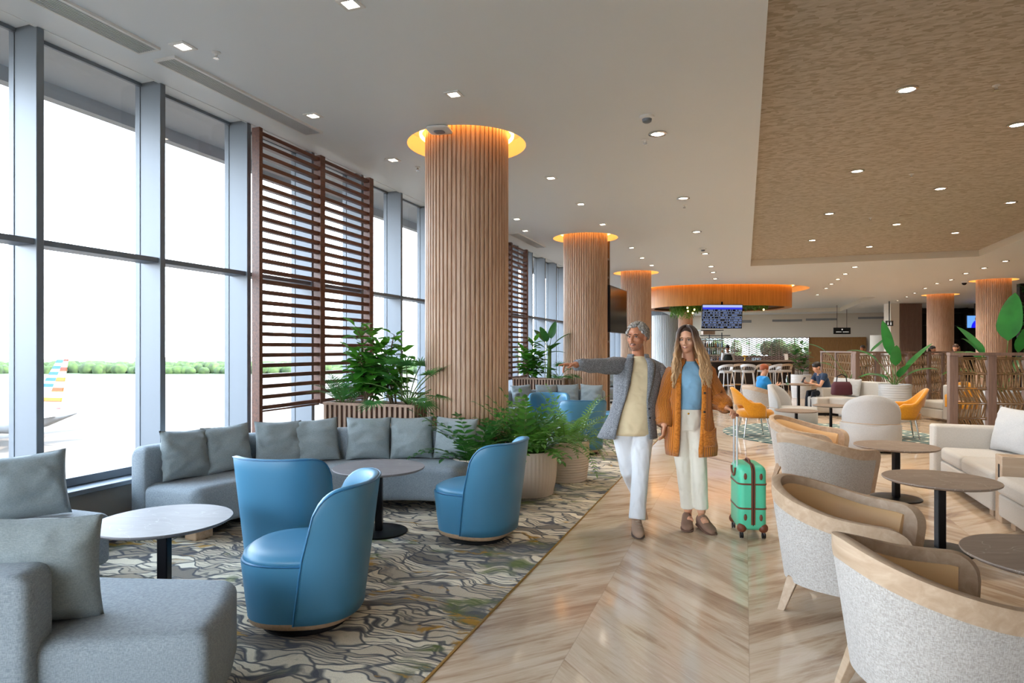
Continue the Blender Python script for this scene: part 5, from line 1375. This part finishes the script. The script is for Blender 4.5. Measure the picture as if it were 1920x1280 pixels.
kn.bump(kn.math('ADD', rib, kn.math('MULTIPLY', kn.noise(kn.co(), 9, 3), 2.5)), .9, .006); M['knit'] = kn.m
kn2 = NM('rust_chunky_knit', '#b5661c', .95, spec=.15, sheen=.3); kn2.col(kn2.ramp(kn2.noise(kn2.co(), 60, 2), [(.3, '#aa6018'), (.6, '#cf7e2e')])); kn2.bump(kn2.noise(kn2.co(scale=(1, 1, 3)), 30, 3), .9, .01); M['knit2'] = kn2.m
def open_coat(specs, n=40):
    """specs: (z, rx, ry, cx, cy, xl, xr) - shell open at the front (-Y) between xl and xr"""
    rs = []
    for z, rx, ry, cx, cy, xl, xr in specs:
        tr = -math.acos(max(-1, min(1, (xr-cx)/rx))); tl = -math.acos(max(-1, min(1, (xl-cx)/rx)))+2*math.pi
        o = []
        for k in range(n+1):
            t = tr+(tl-tr)*k/n; c_, s_ = math.cos(t), math.sin(t); q = (abs(c_)**2.2+abs(s_)**2.2)**(-1/2.2)
            q = q if s_ > 0 else 1
            o.append((cx+rx*c_*q, cy+ry*s_*q, z if not callable(z) else z(t)))
        rs.append(o)
    return rs

# ---------------------------------------------------------------- the man
mloc = CL(1.06, 5.65); mloc.z = .0
JM = dict(head=(.04, -.02, 1.655), yaw=R(143), pitch=R(-2), hs=1.0, neck=(.055, .0, 1.475), chest=(.045, 0, 1.27), pelvis=(0, 0, .9),
          shR=(-.115, -.01, 1.415), elR=(-.33, -.19, 1.41), wrR=(-.545, -.37, 1.425), handR=((-1, -.2, .03), (0, -.1, -1), 1, (.12, 1.15, 1.3, 1.35)),
          shL=(.225, .01, 1.39), elL=(.285, .06, 1.13), wrL=(.275, -.02, .885), handL=((0.03, -.05, -1), (.6, .4, 0), 1, (.5, .55, .6, .6)),
          hpL=(.095, 0, .88), knL=(.05, -.12, .5), anL=(-.0, -.22, .11), toeL=(-.05, -1, 0),
          hpR=(-.085, 0, .88), knR=(-.03, .02, .48), anR=(.13, .33, .19), toeR=(0, -.5, -.8))
man, T, Rm = human_body('person', 'grey haired man in tweed blazer and white jeans pointing towards the windows', mloc, F20, JM, M['skin_m'], .0055)
# beard stubble, brows, mouth
bd = plain('grey_stubble', '#9a8478', .8); hr = NM('grey_hair', '#8b8580', .55); hr.col(hr.ramp(hr.noise(hr.co(scale=(1, 1, 1)), 70, 3), [(.35, '#5f5a56'), (.5, '#8c8782'), (.68, '#bab5ae')]))
for sg in (-1, 1):
    MB().tube([T(sg*.014, .092, .026), T(sg*.03, .0935, .031), T(sg*.047, .083, .026)], [.0025, .0042, .002], 6).build('eyebrow', plain('brow_brown', '#4a3c34', .8) if sg < 0 else bpy.data.materials['brow_brown'], man, smooth=180)
MB().tube([T(-.027, .085, -.056), T(-.013, .099, -.0635), T(0, .1015, -.065), T(.013, .099, -.0635), T(.027, .085, -.056)], [.002, .005, .0055, .005, .002], 8).build('mouth', M['lip'], man, smooth=180)
MB().tube([T(-.021, .093, -.0575), T(0, .1055, -.0625), T(.021, .093, -.0575)], [.001, .003, .001], 6).build('teeth', M['teeth'], man, smooth=180)
MB().tube([T(-.031, .085, -.058), T(-.016, .1, -.0525), T(0, .1045, -.05), T(.016, .1, -.0525), T(.031, .085, -.058)], [.0015, .003, .003, .003, .0015], 8).build('moustache', plain('moustache_grey', '#6f625a', .9), man, smooth=180)
mb = MB(); rnd = random.Random(4)
# hair: cap + tufts swept back
def hair_cap(mb, T, Rm, hc, k=1.06, front=.035, low=-.02):
    """skull cap open at the face"""
    rs = []; n = 30
    for j in range(11):
        o = []
        for i in range(n+1):
            a = R(-142+284*i/n)+R(-90)       # around, back centred
            fa = abs(i/n*2-1)
            lowz = low-.05*(1-fa)+.05*fa
            el_ = math.asin(max(-1, min(1, lowz/.09)))+(math.pi/2-math.asin(max(-1, min(1, lowz/.09))))*j/10
            o.append(tuple(T(.079*k*math.cos(a)*math.cos(el_), -.015+.097*k*math.sin(a)*math.cos(el_), .035+.089*k*math.sin(el_))))
        rs.append(o)
    mb.rings(rs, cap=False, closed=False)
hair_cap(mb, T, Rm, 0, 1.05)
for i in range(560):
    a = rnd.uniform(R(-160), R(160)); e_ = rnd.uniform(-.35, 1.5); 
    if abs(a) < R(50) and e_ < .62: continue
    if abs(a) < R(78) and e_ < .05: continue
    x, y, z = math.sin(a)*math.cos(e_), math.cos(a)*math.cos(e_), math.sin(e_)
    p = V((.08*x, -.015+.098*y, .035+.09*z)); nn = V((x, y, z)); fl = V((x*.3, -1, -.35-.5*(1-max(0, z)))); fl = (fl-nn*fl.dot(nn)*.8).normalized()
    pts = [p, p+nn*.008+fl*.012, p+nn*.013+fl*.027+V((rnd.uniform(-.004, .004), 0, rnd.uniform(-.004, .004))), p+nn*.008+fl*.042]
    mb.tube([T(*q) for q in pts], [.0055, .0065, .0055, .002], 5)
o = mb.build('hair', hr.m, man, smooth=180, solid=.004)
# stubble: short fibres along jaw
mb = MB()
for i in range(500):
    a = rnd.uniform(-1.45, 1.45); h = rnd.uniform(-.105, -.05)-.01*(1-abs(a)/1.4)
    x = math.sin(a)*.066*(1-.25*max(0, (-.07-h)/.035)); y = .026+math.cos(a)*.07*(1-.1*max(0, (-.07-h)/.035))
    if abs(a) < .5 and h > -.08: continue
    p = T(x, y, h); q = T(x*1.03, y*1.02, h-.004); mb.tube([p, q], [.0014, .0008], 3)
mb.build('beard_stubble', bd, man, smooth=180)
# clothes
sw = MB().rings(ringset([(.80, .17, .125, .0, -.0), (.83, .178, .13, .0, 0), (.95, .165, .122, .012, 0), (1.1, .165, .12, .03, 0), (1.25, .185, .126, .045, 0), (1.36, .175, .118, .05, 0), (1.42, .13, .09, .052, 0), (1.455, .085, .072, .054, -.002), (1.485, .068, .064, .054, -.004), (1.49, .06, .056, .054, -.004)]))
sw.build('sweater', M['cream_knit'], man, smooth=180)
MB().tube([(.054+.069*math.cos(t), -.004+.065*math.sin(t), 1.485) for t in [2*math.pi*k/24 for k in range(25)]], .007, 6).build('neckband', M['cream_knit'], man, smooth=180)
rs = open_coat([(1.505, .082, .078, .056, .012, .005, .098), (1.475, .1, .09, .056, .01, .0, .1), (1.455, .15, .1, .055, .005, -.004, .108), (1.43, .195, .115, .055, 0, -.012, .112), (1.38, .215, .13, .055, 0, -.02, .112),
                (1.25, .205, .148, .045, 0, -.045, .108), (1.1, .19, .15, .028, 0, -.085, .1), (.97, .205, .155, .005, 0, -.125, .108), (.86, .235, .16, -.025, 0, -.155, .118), (.775, .262, .165, -.042, .0, -.175, .13)])
bz = MB().rings(rs, cap=False, closed=False)
def sleeve(mb, a, b, c, r, uvr=None, wr=0):
    a, b, c = V(a), V(b), V(c); pts = [a+(a-b).normalized()*.03, a, a.lerp(b, .3), a.lerp(b, .7), b, b.lerp(c, .35), b.lerp(c, .75), c, c-(c-b).normalized()*.02]
    rr = [r[0]*.75, r[0], r[0]*.95, r[0]*.4+r[1]*.6, r[1], r[1]*.97, r[1]*.35+r[2]*.65, r[2], r[2]*.75]
    pts = [p+V((math.sin(i*2.3)*wr, 0, math.cos(i*3.1)*wr)) for i, p in enumerate(pts)]
    mb.tube(pts, rr, 20, uvr=uvr)
sleeve(bz, (-.09, -.005, 1.405), JM['elR'], V(JM['elR']).lerp(V(JM['wrR']), .92), (.078, .058, .043), wr=.004)
sleeve(bz, (.215, .005, 1.375), JM['elL'], V(JM['elL']).lerp(V(JM['wrL']), .98), (.082, .066, .052), wr=.004)
bz.build('blazer', M['tweed'], man, smooth=180, solid=.008)
for side, idx in ((0, 0), (1, -1)):
    ed = [V(r_[idx]) for r_ in rs[1:7]]; sg = 1 if side == 0 else -1; mb = MB(); vs = []
    for i, p in enumerate(ed):
        w_ = (.045, .062, .07, .066, .045, .012)[i]; vs += [tuple(p+V((0, -.010, 0))), tuple(p+V((sg*w_*.6, -.016, 0))), tuple(p+V((sg*w_, -.004+(.012 if i < 3 else .0), 0)))]
    fs = []
    for i in range(5): fs += [(i*3, i*3+1, i*3+4, i*3+3), (i*3+1, i*3+2, i*3+5, i*3+4)]
    mb.add(vs, fs).build('lapel', M['tweed'], man, smooth=180, solid=.005)
MB().tube([(.056+.084*math.cos(t), .012+.08*math.sin(t), 1.5) for t in [R(-50)+R(280)*k/20 for k in range(21)]], .011, 8).build('collar', M['tweed'], man, smooth=180)
for z in (1.04, .96): p = [r_[0] for r_ in rs if abs(r_[0][2]-z) < .08][0]; MB().ell((p[0]+.02, p[1]-.006, z), (.009, .004, .009), 10).build('button', M['blackm'], man, smooth=180)
trousers(man, JM, M['denim'], 1.0, .072, (.145, .105))
sm = plain('taupe_suede', '#a58a76', .85); so_ = plain('dark_sole', '#5c4a40', .8); sl = plain('pale_sole', '#b8a692', .7)
for (a_, td, pt) in (((-.0, -.2, .008), (-.1, -1), 0), ((.135, .34, .045), (.0, -1), R(34))):
    mb = MB(); shoe(mb, a_, td, .285, .104, .125, pt); sh = mb.build('shoe', sm, man, smooth=180)
    mb = MB(); shoe(mb, (a_[0], a_[1], a_[2]-.008), td, .29, .11, .04, pt); mb.build('sole', so_, sh, smooth=180)
    if pt == 0:
        for k in range(4): y = a_[1]-.045-.028*k; z = .128-.018*k; MB().tube([(a_[0]-.022, y, z-.004), (a_[0], y-.004, z+.003), (a_[0]+.022, y, z-.004)], .003, 5).build('lace', sl, sh, smooth=180)

# ---------------------------------------------------------------- the woman
wloc = CL(1.54, 5.6); wloc.z = 0
JW = dict(head=(-.012, -.02, 1.63), yaw=R(152), pitch=R(-3), hs=.95, neck=(.01, .0, 1.45), chest=(.02, 0, 1.27), pelvis=(-.015, 0, .95),
          shL=(.165, .0, 1.375), elL=(.26, .04, 1.13), wrL=(.315, -.09, 1.045), handL=((.28, -.65, -.22), (-.4, .1, -.9), 1, (.95, 1.0, 1.0, 1.05)),
          shR=(-.135, .0, 1.37), elR=(-.205, .04, 1.11), wrR=(-.225, -.07, .885), handR=((-.1, -.12, -1), (-.7, .4, 0), 1, (.45, .5, .55, .6)),
          hpR=(-.09, 0, .92), knR=(-.045, -.03, .52), anR=(.01, .03, .13), toeR=(-.1, -1, 0),
          hpL=(.06, 0, .92), knL=(.075, -.08, .53), anL=(.1, -.06, .14), toeL=(.1, -1, 0))
woman, T, Rm = human_body('person', 'smiling woman with long blonde hair in a rust knit cardigan holding the suitcase handle', wloc, F20, JW, M['skin_w'], .0055, False)
bb = plain('brow_soft_brown', '#6b4a34', .8)
for sg in (-1, 1):
    MB().tube([T(sg*.014, .0905, .024), T(sg*.03, .092, .0285), T(sg*.047, .081, .024)], [.0018, .0028, .0012], 6).build('eyebrow', bb, woman, smooth=180)
MB().tube([T(-.027, .083, -.055), T(-.013, .0975, -.061), T(0, .1, -.0625), T(.013, .0975, -.061), T(.027, .083, -.055)], [.0018, .0048, .0052, .0048, .0018], 8).build('mouth', M['lip'], woman, smooth=180)
MB().tube([T(-.021, .0925, -.0555), T(0, .1035, -.0605), T(.021, .0925, -.0555)], [.001, .0032, .001], 6).build('teeth', M['teeth'], woman, smooth=180)
MB().ell(T(-.088, .004, -.045), (.008, .009, .014), 10).build('earring', M['gold'], woman, smooth=180)
MB().ell(T(.088, .004, -.045), (.008, .009, .014), 10).build('earring', M['gold'], woman, smooth=180)
hw = hairmat('blonde_balayage_hair', [(.0, '#c8a67c'), (1, '#3a2418')])
rp = [n_ for n_ in hw.node_tree.nodes if n_.type == 'VALTORGB'][0].color_ramp
mp_ = None
# remap height (1.15..1.75) onto the ramp
nt_ = hw.node_tree; mr = nt_.nodes.new('ShaderNodeMapRange'); mr.inputs['From Min'].default_value = 1.15; mr.inputs['From Max'].default_value = 1.74
lk = [l_ for l_ in nt_.links if l_.to_node.type == 'VALTORGB' and l_.from_node.type == 'MATH'][0]; src = lk.from_socket; vr = lk.to_node; nt_.links.new(src, mr.inputs['Value']); nt_.links.new(mr.outputs[0], vr.inputs[0])
e_ = vr.color_ramp.elements; e_[0].position = 0; e_[0].color = lin('#d2b083'); e_[1].position = 1; e_[1].color = lin('#38231a')
for p_, c_ in ((.35, '#c39c70'), (.62, '#b08658'), (.8, '#7c5a40'), (.92, '#452c20')): q = e_.new(p_); q.color = lin(c_)
mb = MB(); rnd = random.Random(6); hair_cap(mb, T, Rm, 0, 1.07, low=-.04); mb.ell(T(0, -.02, .062), (.077, .08, .071), 24, rot=Rm)
hcz = V(JW['head'])
for i in range(190):
    sg = -1 if rnd.random() < .5 else 1               # head side: head +x after yaw is image left
    az = rnd.uniform(R(48), R(178))                    # from face side round to the back
    r0 = rnd.uniform(1.06, 1.16); pts = []
    x1, y1 = math.sin(az)*sg, math.cos(az)
    top = V((.004*sg, .06-.11*(az/math.pi), .126-.008*rnd.random()))
    for k in range(6):
        t = k/5; a = t*math.pi/2
        q = V((.08*r0*x1*math.sin(a)+top.x*(1-math.sin(a)), -.015+(.097*r0*y1)*math.sin(a)+(top.y+.015)*(1-math.sin(a)), .035+.09*r0*math.cos(a)*.98))
        pts.append(T(q.x, q.y, q.z))
    end = pts[-1]; L = rnd.uniform(.3, .45)*(1.0 if az > R(80) else .95); ph = rnd.uniform(0, 6.28); n = 14
    out = V((end.x-hcz.x, end.y-hcz.y, 0)).normalized()
    frontish = end.y < hcz.y+.05
    for k in range(1, n+1):
        t = k/n; wv = .024*math.sin(t*12+ph)*t**.8
        sh_ = .07*t+.02*t*t; q = end+out*sh_+V((0, 0, -L*t))
        tgt = V((.14 if end.x > hcz.x else -.115, -.155 if rnd.random() < 2 else 0, 0))
        if frontish or True:
            kx = min(1, t*1.6); q.x = q.x*(1-.35*kx)+(.35*kx)*(tgt.x+rnd.uniform(-.004, .004)+hcz.x*.5); 
            if end.y < .06: q.y = q.y*(1-.75*kx)+.75*kx*(-.165)
        pts.append(q+V((wv, wv*.6, 0)))
    m_ = len(pts); mb.tube(pts, [.009+.003*math.sin(math.pi*k/m_) if k < m_-3 else .009*(m_-k)/3.2 for k in range(m_)], 6)
mb.build('hair', hw, woman, smooth=180)
MB().rings(ringset([(1.03, .122, .1, -.01, 0), (1.045, .13, .105, -.01, 0), (1.1, .12, .098, .0, 0), (1.2, .13, .105, .015, 0), (1.28, .145, .125, .02, -.008), (1.35, .14, .11, .02, 0), (1.4, .1, .08, .015, 0), (1.435, .062, .056, .012, 0), (1.445, .054, .05, .012, 0)])).build('top', M['blue_top'], woman, smooth=180)
MB().tube([(.012+.056*math.cos(t), .052*math.sin(t), 1.442) for t in [2*math.pi*k/24 for k in range(25)]], .006, 6).build('neckband', M['blue_top'], woman, smooth=180)
rs = open_coat([(1.47, .072, .066, .014, .012, -.045, .07), (1.44, .1, .085, .016, .008, -.06, .08), (1.41, .15, .1, .02, .005, -.085, .09), (1.37, .175, .115, .02, 0, -.1, .095), (1.25, .185, .15, .02, 0, -.11, .1),
                (1.1, .185, .155, .01, 0, -.115, .1), (.95, .2, .165, .01, 0, -.12, .088), (.8, .215, .17, .02, 0, -.125, .075), (.7, .222, .17, .028, 0, -.13, .062), (.635, .215, .165, .03, 0, -.135, .065)])
cg = MB(); nR = len(rs); nC = len(rs[0])
vs = [p for r_ in rs for p in r_]; fs = []; uvs = []
for j in range(nR-1):
    for i in range(nC-1):
        fs.append((j*nC+i, j*nC+i+1, (j+1)*nC+i+1, (j+1)*nC+i)); uvs.append([(i/40, j/9), ((i+1)/40, j/9), ((i+1)/40, (j+1)/9), (i/40, (j+1)/9)])
cg.add(vs, fs, None, uvs)
sleeve(cg, (.15, .0, 1.355), (.255, .04, 1.13), V(JW['wrL'])+V((-.01, .02, .01)), (.083, .088, .062), uvr=True, wr=.006)
sleeve(cg, (-.12, .0, 1.35), (-.2, .04, 1.11), V(JW['wrR'])+V((0, 0, .02)), (.083, .088, .065), uvr=True, wr=.006)
cg.build('cardigan', M['knit'], woman, smooth=180, solid=.012)
for q, w0 in (('wrL', (.0, .02, .012)), ('wrR', (0, .01, .03))):     # bunched cuffs
    a = V(JW[q])+V(w0); el_ = V(JW['elL' if q == 'wrL' else 'elR']); d = (a-el_).normalized(); mb = MB()
    mb.tube([a-d*.07, a-d*.055, a-d*.04, a-d*.025, a-d*.01, a+d*.008, a+d*.01], [.06, .076, .06, .077, .058, .06, .04], 18); mb.build('cuff', M['knit2'], woman, smooth=180)
for idx in (0, -1):                                                    # front bands
    ed = [V(r_[idx]) for r_ in rs]; MB().tube([p+V((0, -.006, 0)) for p in ed], .022, 8, ry=.008, side=(1, 0, 0)).build('front_band', M['knit2'], woman, smooth=180)
for z in (1.18, 1.02, .86): MB().ell((.098-.02*(1.18-z)*1.2, -.165-.012*(1.18-z), z), (.011, .005, .011), 12).build('button', plain('dark_button', '#3a2a20', .3) if z > 1.1 else bpy.data.materials['dark_button'], woman, smooth=180)
pk = MB(); g_ = []
for j in range(7):
    for i in range(9):
        x = .085+.125*i/8; z = .72+.16*j/6-.03*(1-abs(i/4-1))*(j == 6); y = -.17*math.sqrt(max(.02, 1-((x-.025)/.225)**2))-.012; g_.append((x, y, z))
pk.add(g_, [(j*9+i, j*9+i+1, (j+1)*9+i+1, (j+1)*9+i) for j in range(6) for i in range(8)]).build('pocket', M['knit2'], woman, smooth=180, solid=.008)
trousers(woman, JW, M['cream_denim'], .9, .062, (.128, .1), short=.035, top=.115)
MB().ell((-.025, -.108, 1.0), (.009, .004, .009), 10).build('trouser_button', M['gold'], woman, smooth=180)
bs = plain('brown_clog', '#8a6a58', .8); bs2 = plain('brown_clog_sole', '#6c4e40', .85)
for a_, td, pt in (((-.005, .02, .008), (-.25, -1), 0), ((.105, -.06, .012), (.2, -1), R(3))):
    mb = MB(); shoe(mb, a_, td, .25, .104, .118, pt); sh = mb.build('shoe', bs, woman, smooth=180)
    mb = MB(); shoe(mb, (a_[0], a_[1], a_[2]-.008), td, .262, .112, .045, pt); mb.build('sole', bs2, sh, smooth=180)
MB().tube([V(JW['wrR'])+V((-.008, -.01, -.1))+V((.013*math.cos(t), .013*math.sin(t), 0)) for t in [2*math.pi*k/12 for k in range(13)]], .003, 6).build('ring', M['gold'], woman, smooth=180)

# ---------------------------------------------------------------- suitcase
sc = CL(1.995, 5.41); e = empty('carry_on_suitcase', (sc.x, sc.y, 0), F20-R(7), 'mint green carry on suitcase with brown trim and a raised handle', 'suitcase')
mint = NM('mint_shell', '#55c49c', .35); mint = mint.m; brn = leather('brown_trim', '#6e3a22', .5)
hx, hy, z0, z1 = .115, .175, .07, .6
def sbox(hx, hy, z0, z1, r):
    rs = [superring(hx*.85, hy*.9, z0, 40, 6), superring(hx, hy, z0+.03, 40, 6)]
    for k in range(1, 5): rs.append(superring(hx, hy, z0+.03+(z1-r-z0-.03)*k/4, 40, 6))
    for k in range(1, 6): t = k/5*math.pi/2; rs.append(superring(hx-r*(1-math.cos(t))*.9, hy-r*(1-math.cos(t)), z1-r+r*math.sin(t), 40, 6))
    return MB().rings(rs)
sbox(hx, hy, z0, z1, .06).build('shell', mint, e, smooth=60)
MB().rings([[(x, y, z) for x in (xx,) for y, z in rrect(-hy-.004, z0-.004, hy+.004, z1+.004, .07, 5)] for xx in (-.016, .016)]).build('zip_band', brn, e, smooth=40)
MB().tube([(0, y, z) for y, z in rrect(-hy-.006, z0-.004, hy+.006, z1+.006, .07, 5)], .003, 6).build('zip', M['black'], e)
for z in (.24, .44): MB().rings([superring(hx+.003, hy+.003, z, 40, 6), superring(hx+.003, hy+.003, z+.013, 40, 6)], cap=False).build('strap', brn, e, solid=.003, smooth=60)
for x in (-.062, .062):
    for z in (.175, .51): MB().ell((x, -hy-.001, z), (.013, .006, .028), 16).build('stud', brn, e, smooth=180)
for sx_ in (-1, 1):
    for sy_ in (-1, 1):
        MB().ell((sx_*.085, sy_*.15, .085), (.04, .035, .04), 14).build('corner_guard', brn, e, smooth=180)
        q = MB().tube([(sx_*.088-.013, sy_*.15, .024), (sx_*.088-.004, sy_*.15, .024)], .024, 18).tube([(sx_*.088+.004, sy_*.15, .024), (sx_*.088+.013, sy_*.15, .024)], .024, 18).build('wheel', M['black'], e)
        MB().cbox((sx_*.088, sy_*.15, .045), (.012, .025, .04)).build('fork', M['alu_dark'], q, smooth=0)
MB().tube([(-hx-.004, .07*math.cos(t), .56+.07*math.sin(t)*-1) for t in [math.pi*k/14 for k in range(15)]], .01, 8).build('handle_surround', brn, e, smooth=180)
tp = V(JW['wrL'])
for y in (-.06, .06): MB().tube([(-hx+.012+.0, y, .56), (-hx+.012, y, 1.0)], .0075, 10).build('telescopic_tube', plain('satin_silver', '#c9ccd0', .3, .6) if y < 0 else bpy.data.materials['satin_silver'], e)
MB().tube([(-hx+.012, -.075, 1.0), (-hx+.012, .075, 1.0)], .013, 10).build('grip', brn, e)
MB().tube([(.0, -.05, z1), (.0, -.03, z1+.025), (.0, .05, z1+.025), (.0, .08, z1)], .01, 8).build('top_handle', brn, e, smooth=180)

# ---------------------------------------------------------------- people in the background
def simple(label, loc, rz, J, skin, hair, top, pants, male=True, sleeves=.5, longhair=False, extra=None):
    b, T, Rm = human_body('person', label, loc, rz, J, skin, .011, male, False)
    mb = MB(); nk, ch, pv = V(J['neck']), V(J['chest']), V(J['pelvis']); k = 1 if male else .88
    mb.tube([pv-V((0, 0, .02)), pv, pv.lerp(ch, .5), ch, ch.lerp(nk, .6), nk], [.14*k, .16*k, .155*k, .18*k, .14*k, .065], 18, ry=[.11*k, .12*k, .12*k, .125*k, .095*k, .06], side=J.get('side', (1, 0, 0)))
    for q in 'LR':
        s_, el_, wr = V(J['sh'+q]), V(J['el'+q]), V(J['wr'+q]); en = s_.lerp(el_, min(1, sleeves*1.2)); pts = [ch.lerp(nk, .5), s_, en] if sleeves < .9 else [ch.lerp(nk, .5), s_, el_, wr.lerp(el_, .15)]
        mb.tube(pts, [.08*k, .075*k, .062*k] if sleeves < .9 else [.08*k, .072*k, .055*k, .042*k], 12)
    mb.build('shirt', top, b, remesh=.011, relax=3)
    trousers(b, J, pants, .95, .065, (.14, .11), vox=.011, top=.08)
    mb = MB(); hair_cap(mb, T, Rm, 0, 1.09, low=-.02); mb.ell(T(0, -.02, .055), (.082, .1, .082), 18, rot=Rm)
    if longhair:
        for a in range(-5, 6): x = .06*math.sin(a*.3); mb.tube([T(x*1.2, -.09, .04), T(x*1.3, -.11, -.06), T(x*1.2, -.1, -.16), T(x, -.09, -.24)], [.03, .032, .026, .01], 8)
    mb.build('hair', hair, b, smooth=180, solid=.006)
    for q in 'LR':
        m2 = MB(); shoe(m2, (J['an'+q][0], J['an'+q][1], J['an'+q][2]-.09), J['toe'+q]); m2.build('shoe', M['blackm'], b, smooth=180)
    return b
HL = ((0, -.4, -1), (1, 0, 0), 1, (.3, .35, .4, .4)); HR = ((0, -.4, -1), (-1, 0, 0), -1, (.3, .35, .4, .4))
def standing(h=1.0, yaw=R(180), pitch=0, arms=None):
    J = dict(head=(0, -.01, 1.6*h), yaw=yaw, pitch=pitch, hs=.97, neck=(0, .0, 1.43*h), chest=(0, 0, 1.24*h), pelvis=(0, 0, .92*h), shL=(.18, 0, 1.37*h), shR=(-.18, 0, 1.37*h), elL=(.22, -.02, 1.1*h), elR=(-.22, -.02, 1.1*h),
             wrL=(.16, -.22, 1.0*h), wrR=(-.16, -.22, 1.0*h), handL=HL, handR=HR, hpL=(.09, 0, .9*h), hpR=(-.09, 0, .9*h), knL=(.09, -.01, .48*h), knR=(-.09, -.01, .48*h), anL=(.09, 0, .09), anR=(-.09, 0, .09), toeL=(0, -1, 0), toeR=(0, -1, 0))
    if arms: J.update(arms)
    return J
def seated(sz=.45, yaw=R(180), pitch=0, lean=0.0, k=1.0, arms=None, side=(1, 0, 0)):
    """faces -Y, seat at sz"""
    J = dict(head=(0, -.03-lean*1.25, sz+.72*k-lean*.2), yaw=yaw, pitch=pitch, hs=.97*k**.3, neck=(0, -.0-lean, sz+.56*k-lean*.1), chest=(0, -lean*.6, sz+.37*k), pelvis=(0, .0, sz+.1*k), shL=(.17*k, -lean*.9, sz+.48*k), shR=(-.17*k, -lean*.9, sz+.48*k),
             elL=(.21*k, -.12-lean, sz+.24*k), elR=(-.21*k, -.12-lean, sz+.24*k), wrL=(.07, -.32*k-lean, sz+.3*k), wrR=(-.07, -.32*k-lean, sz+.3*k), handL=((-.1, -1, .3), (0, .3, 1), 1, (.6, .6, .6, .6)), handR=((.1, -1, .3), (0, .3, 1), -1, (.6, .6, .6, .6)),
             hpL=(.09*k, -.03, sz+.08*k), hpR=(-.09*k, -.03, sz+.08*k), knL=(.11*k, -.42*k, sz+.06), knR=(-.11*k, -.42*k, sz+.06), anL=(.11*k, -.45*k, .1), anR=(-.11*k, -.45*k, .1), toeL=(0, -1, 0), toeR=(0, -1, 0), side=side)
    if arms: J.update(arms)
    return J
dkh = plain('dark_hair', '#1c1411', .5); rdh = plain('red_hair', '#9a4a22', .55); brh = plain('brown_hair', '#4a2e20', .5)
c_white = plain('white_shirt', '#d8d6d4', .85); c_navy = cloth('navy_shirt', '#2c3c54'); c_blue = cloth('bright_blue_shirt', '#2c86c4'); c_dark = cloth('dark_trousers', '#22242c'); c_khaki = cloth('khaki_shorts', '#8a7c58'); c_red = cloth('red_collar_shirt', '#9c8f90')
p = CL(U(1364, 25.6), 25.6)
b = simple('bartender in a white shirt and dark apron standing behind the bar', (p.x, p.y, 0), F20, standing(1.0, R(160), R(-18)), M['skin_d'], dkh, c_white, c_dark, sleeves=1)
MB().rings(ringset([(.75, .17, .14, 0, -.01), (1.0, .17, .14, 0, -.01), (1.2, .19, .14, 0, -.01), (1.36, .12, .12, 0, -.01)])).build('apron', plain('dark_apron', '#22261f', .8), b, smooth=180)
# boy in the cream tub chair
p = CL(U(1428, 14.6), 14.6); copy_tree(C, (p.x+.02, p.y, 0), F20+dirz((.95, .3)), 'cream tub chair with the red haired boy sitting in it')
simple('red haired boy in a bright blue shirt sitting sideways in a cream tub chair', (p.x, p.y, 0), F20+R(95), seated(.46, R(180), R(-14), .03, .88), M['skin_w'], rdh, c_blue, c_khaki, sleeves=.5)
# man in navy
p = CL(U(1551, 15.5), 15.5); simple('dark haired man in a navy shirt leaning forward over his phone', (p.x, p.y, 0), F20+R(-82), seated(.44, R(180), R(-22), .2), M['skin_w'], dkh, c_navy, c_dark, sleeves=.4)
q = p+Matrix.Rotation(F20+R(-82), 3, 'Z') @ V((.0, -.62, .82)); ph = MB().cbox((0, 0, 0), (.075, .012, .15)).build('mobile_phone', M['black'], smooth=0, bevel=.004); ph.location = q; ph.rotation_euler = (R(-30), 0, F20+R(-82)); tag(ph, 'black phone held by the man in the navy shirt', 'phone')
p = CL(U(1541, 15.3), 15.3); e = empty('bench_stool', (p.x, p.y, 0), F20, 'low cream seat under the man in the navy shirt', 'stool'); MB().box(-.25, .3, -.28, .3, .06, .42).build('seat', M['beige'], e, bevel=.04, seg=3, smooth=60); MB().box(-.22, .27, -.25, .27, 0, .06).build('plinth', M['blackm'], e, smooth=0)
for (u, d, yaw, sk, hr_, tp_, lb, lh, h) in ((1617, 24, R(120), 'skin_d', dkh, c_white, 'man with short dark hair in a white shirt beyond the middle partition', False, .99), (1749, 22, R(200), 'skin_d', dkh, c_white, 'woman with dark hair seen over the partition left of the far column', True, .97), (1791, 21, R(130), 'skin_w', brh, c_red, 'fair person with brown hair and a red collar seen over the partition', True, 1.0)):
    p = CL(U(u, d), d); b = simple(lb, (p.x, p.y, 0), F20, standing(h, yaw), M[sk], hr_, tp_, c_dark, male=not lh, longhair=lh)
    if 'collar' in lb: MB().tube([(.07*math.cos(t), .065*math.sin(t), 1.43) for t in [2*math.pi*k/16 for k in range(17)]], .025, 8).build('collar', plain('red_scarf', '#b02a34', .8), b, smooth=180)
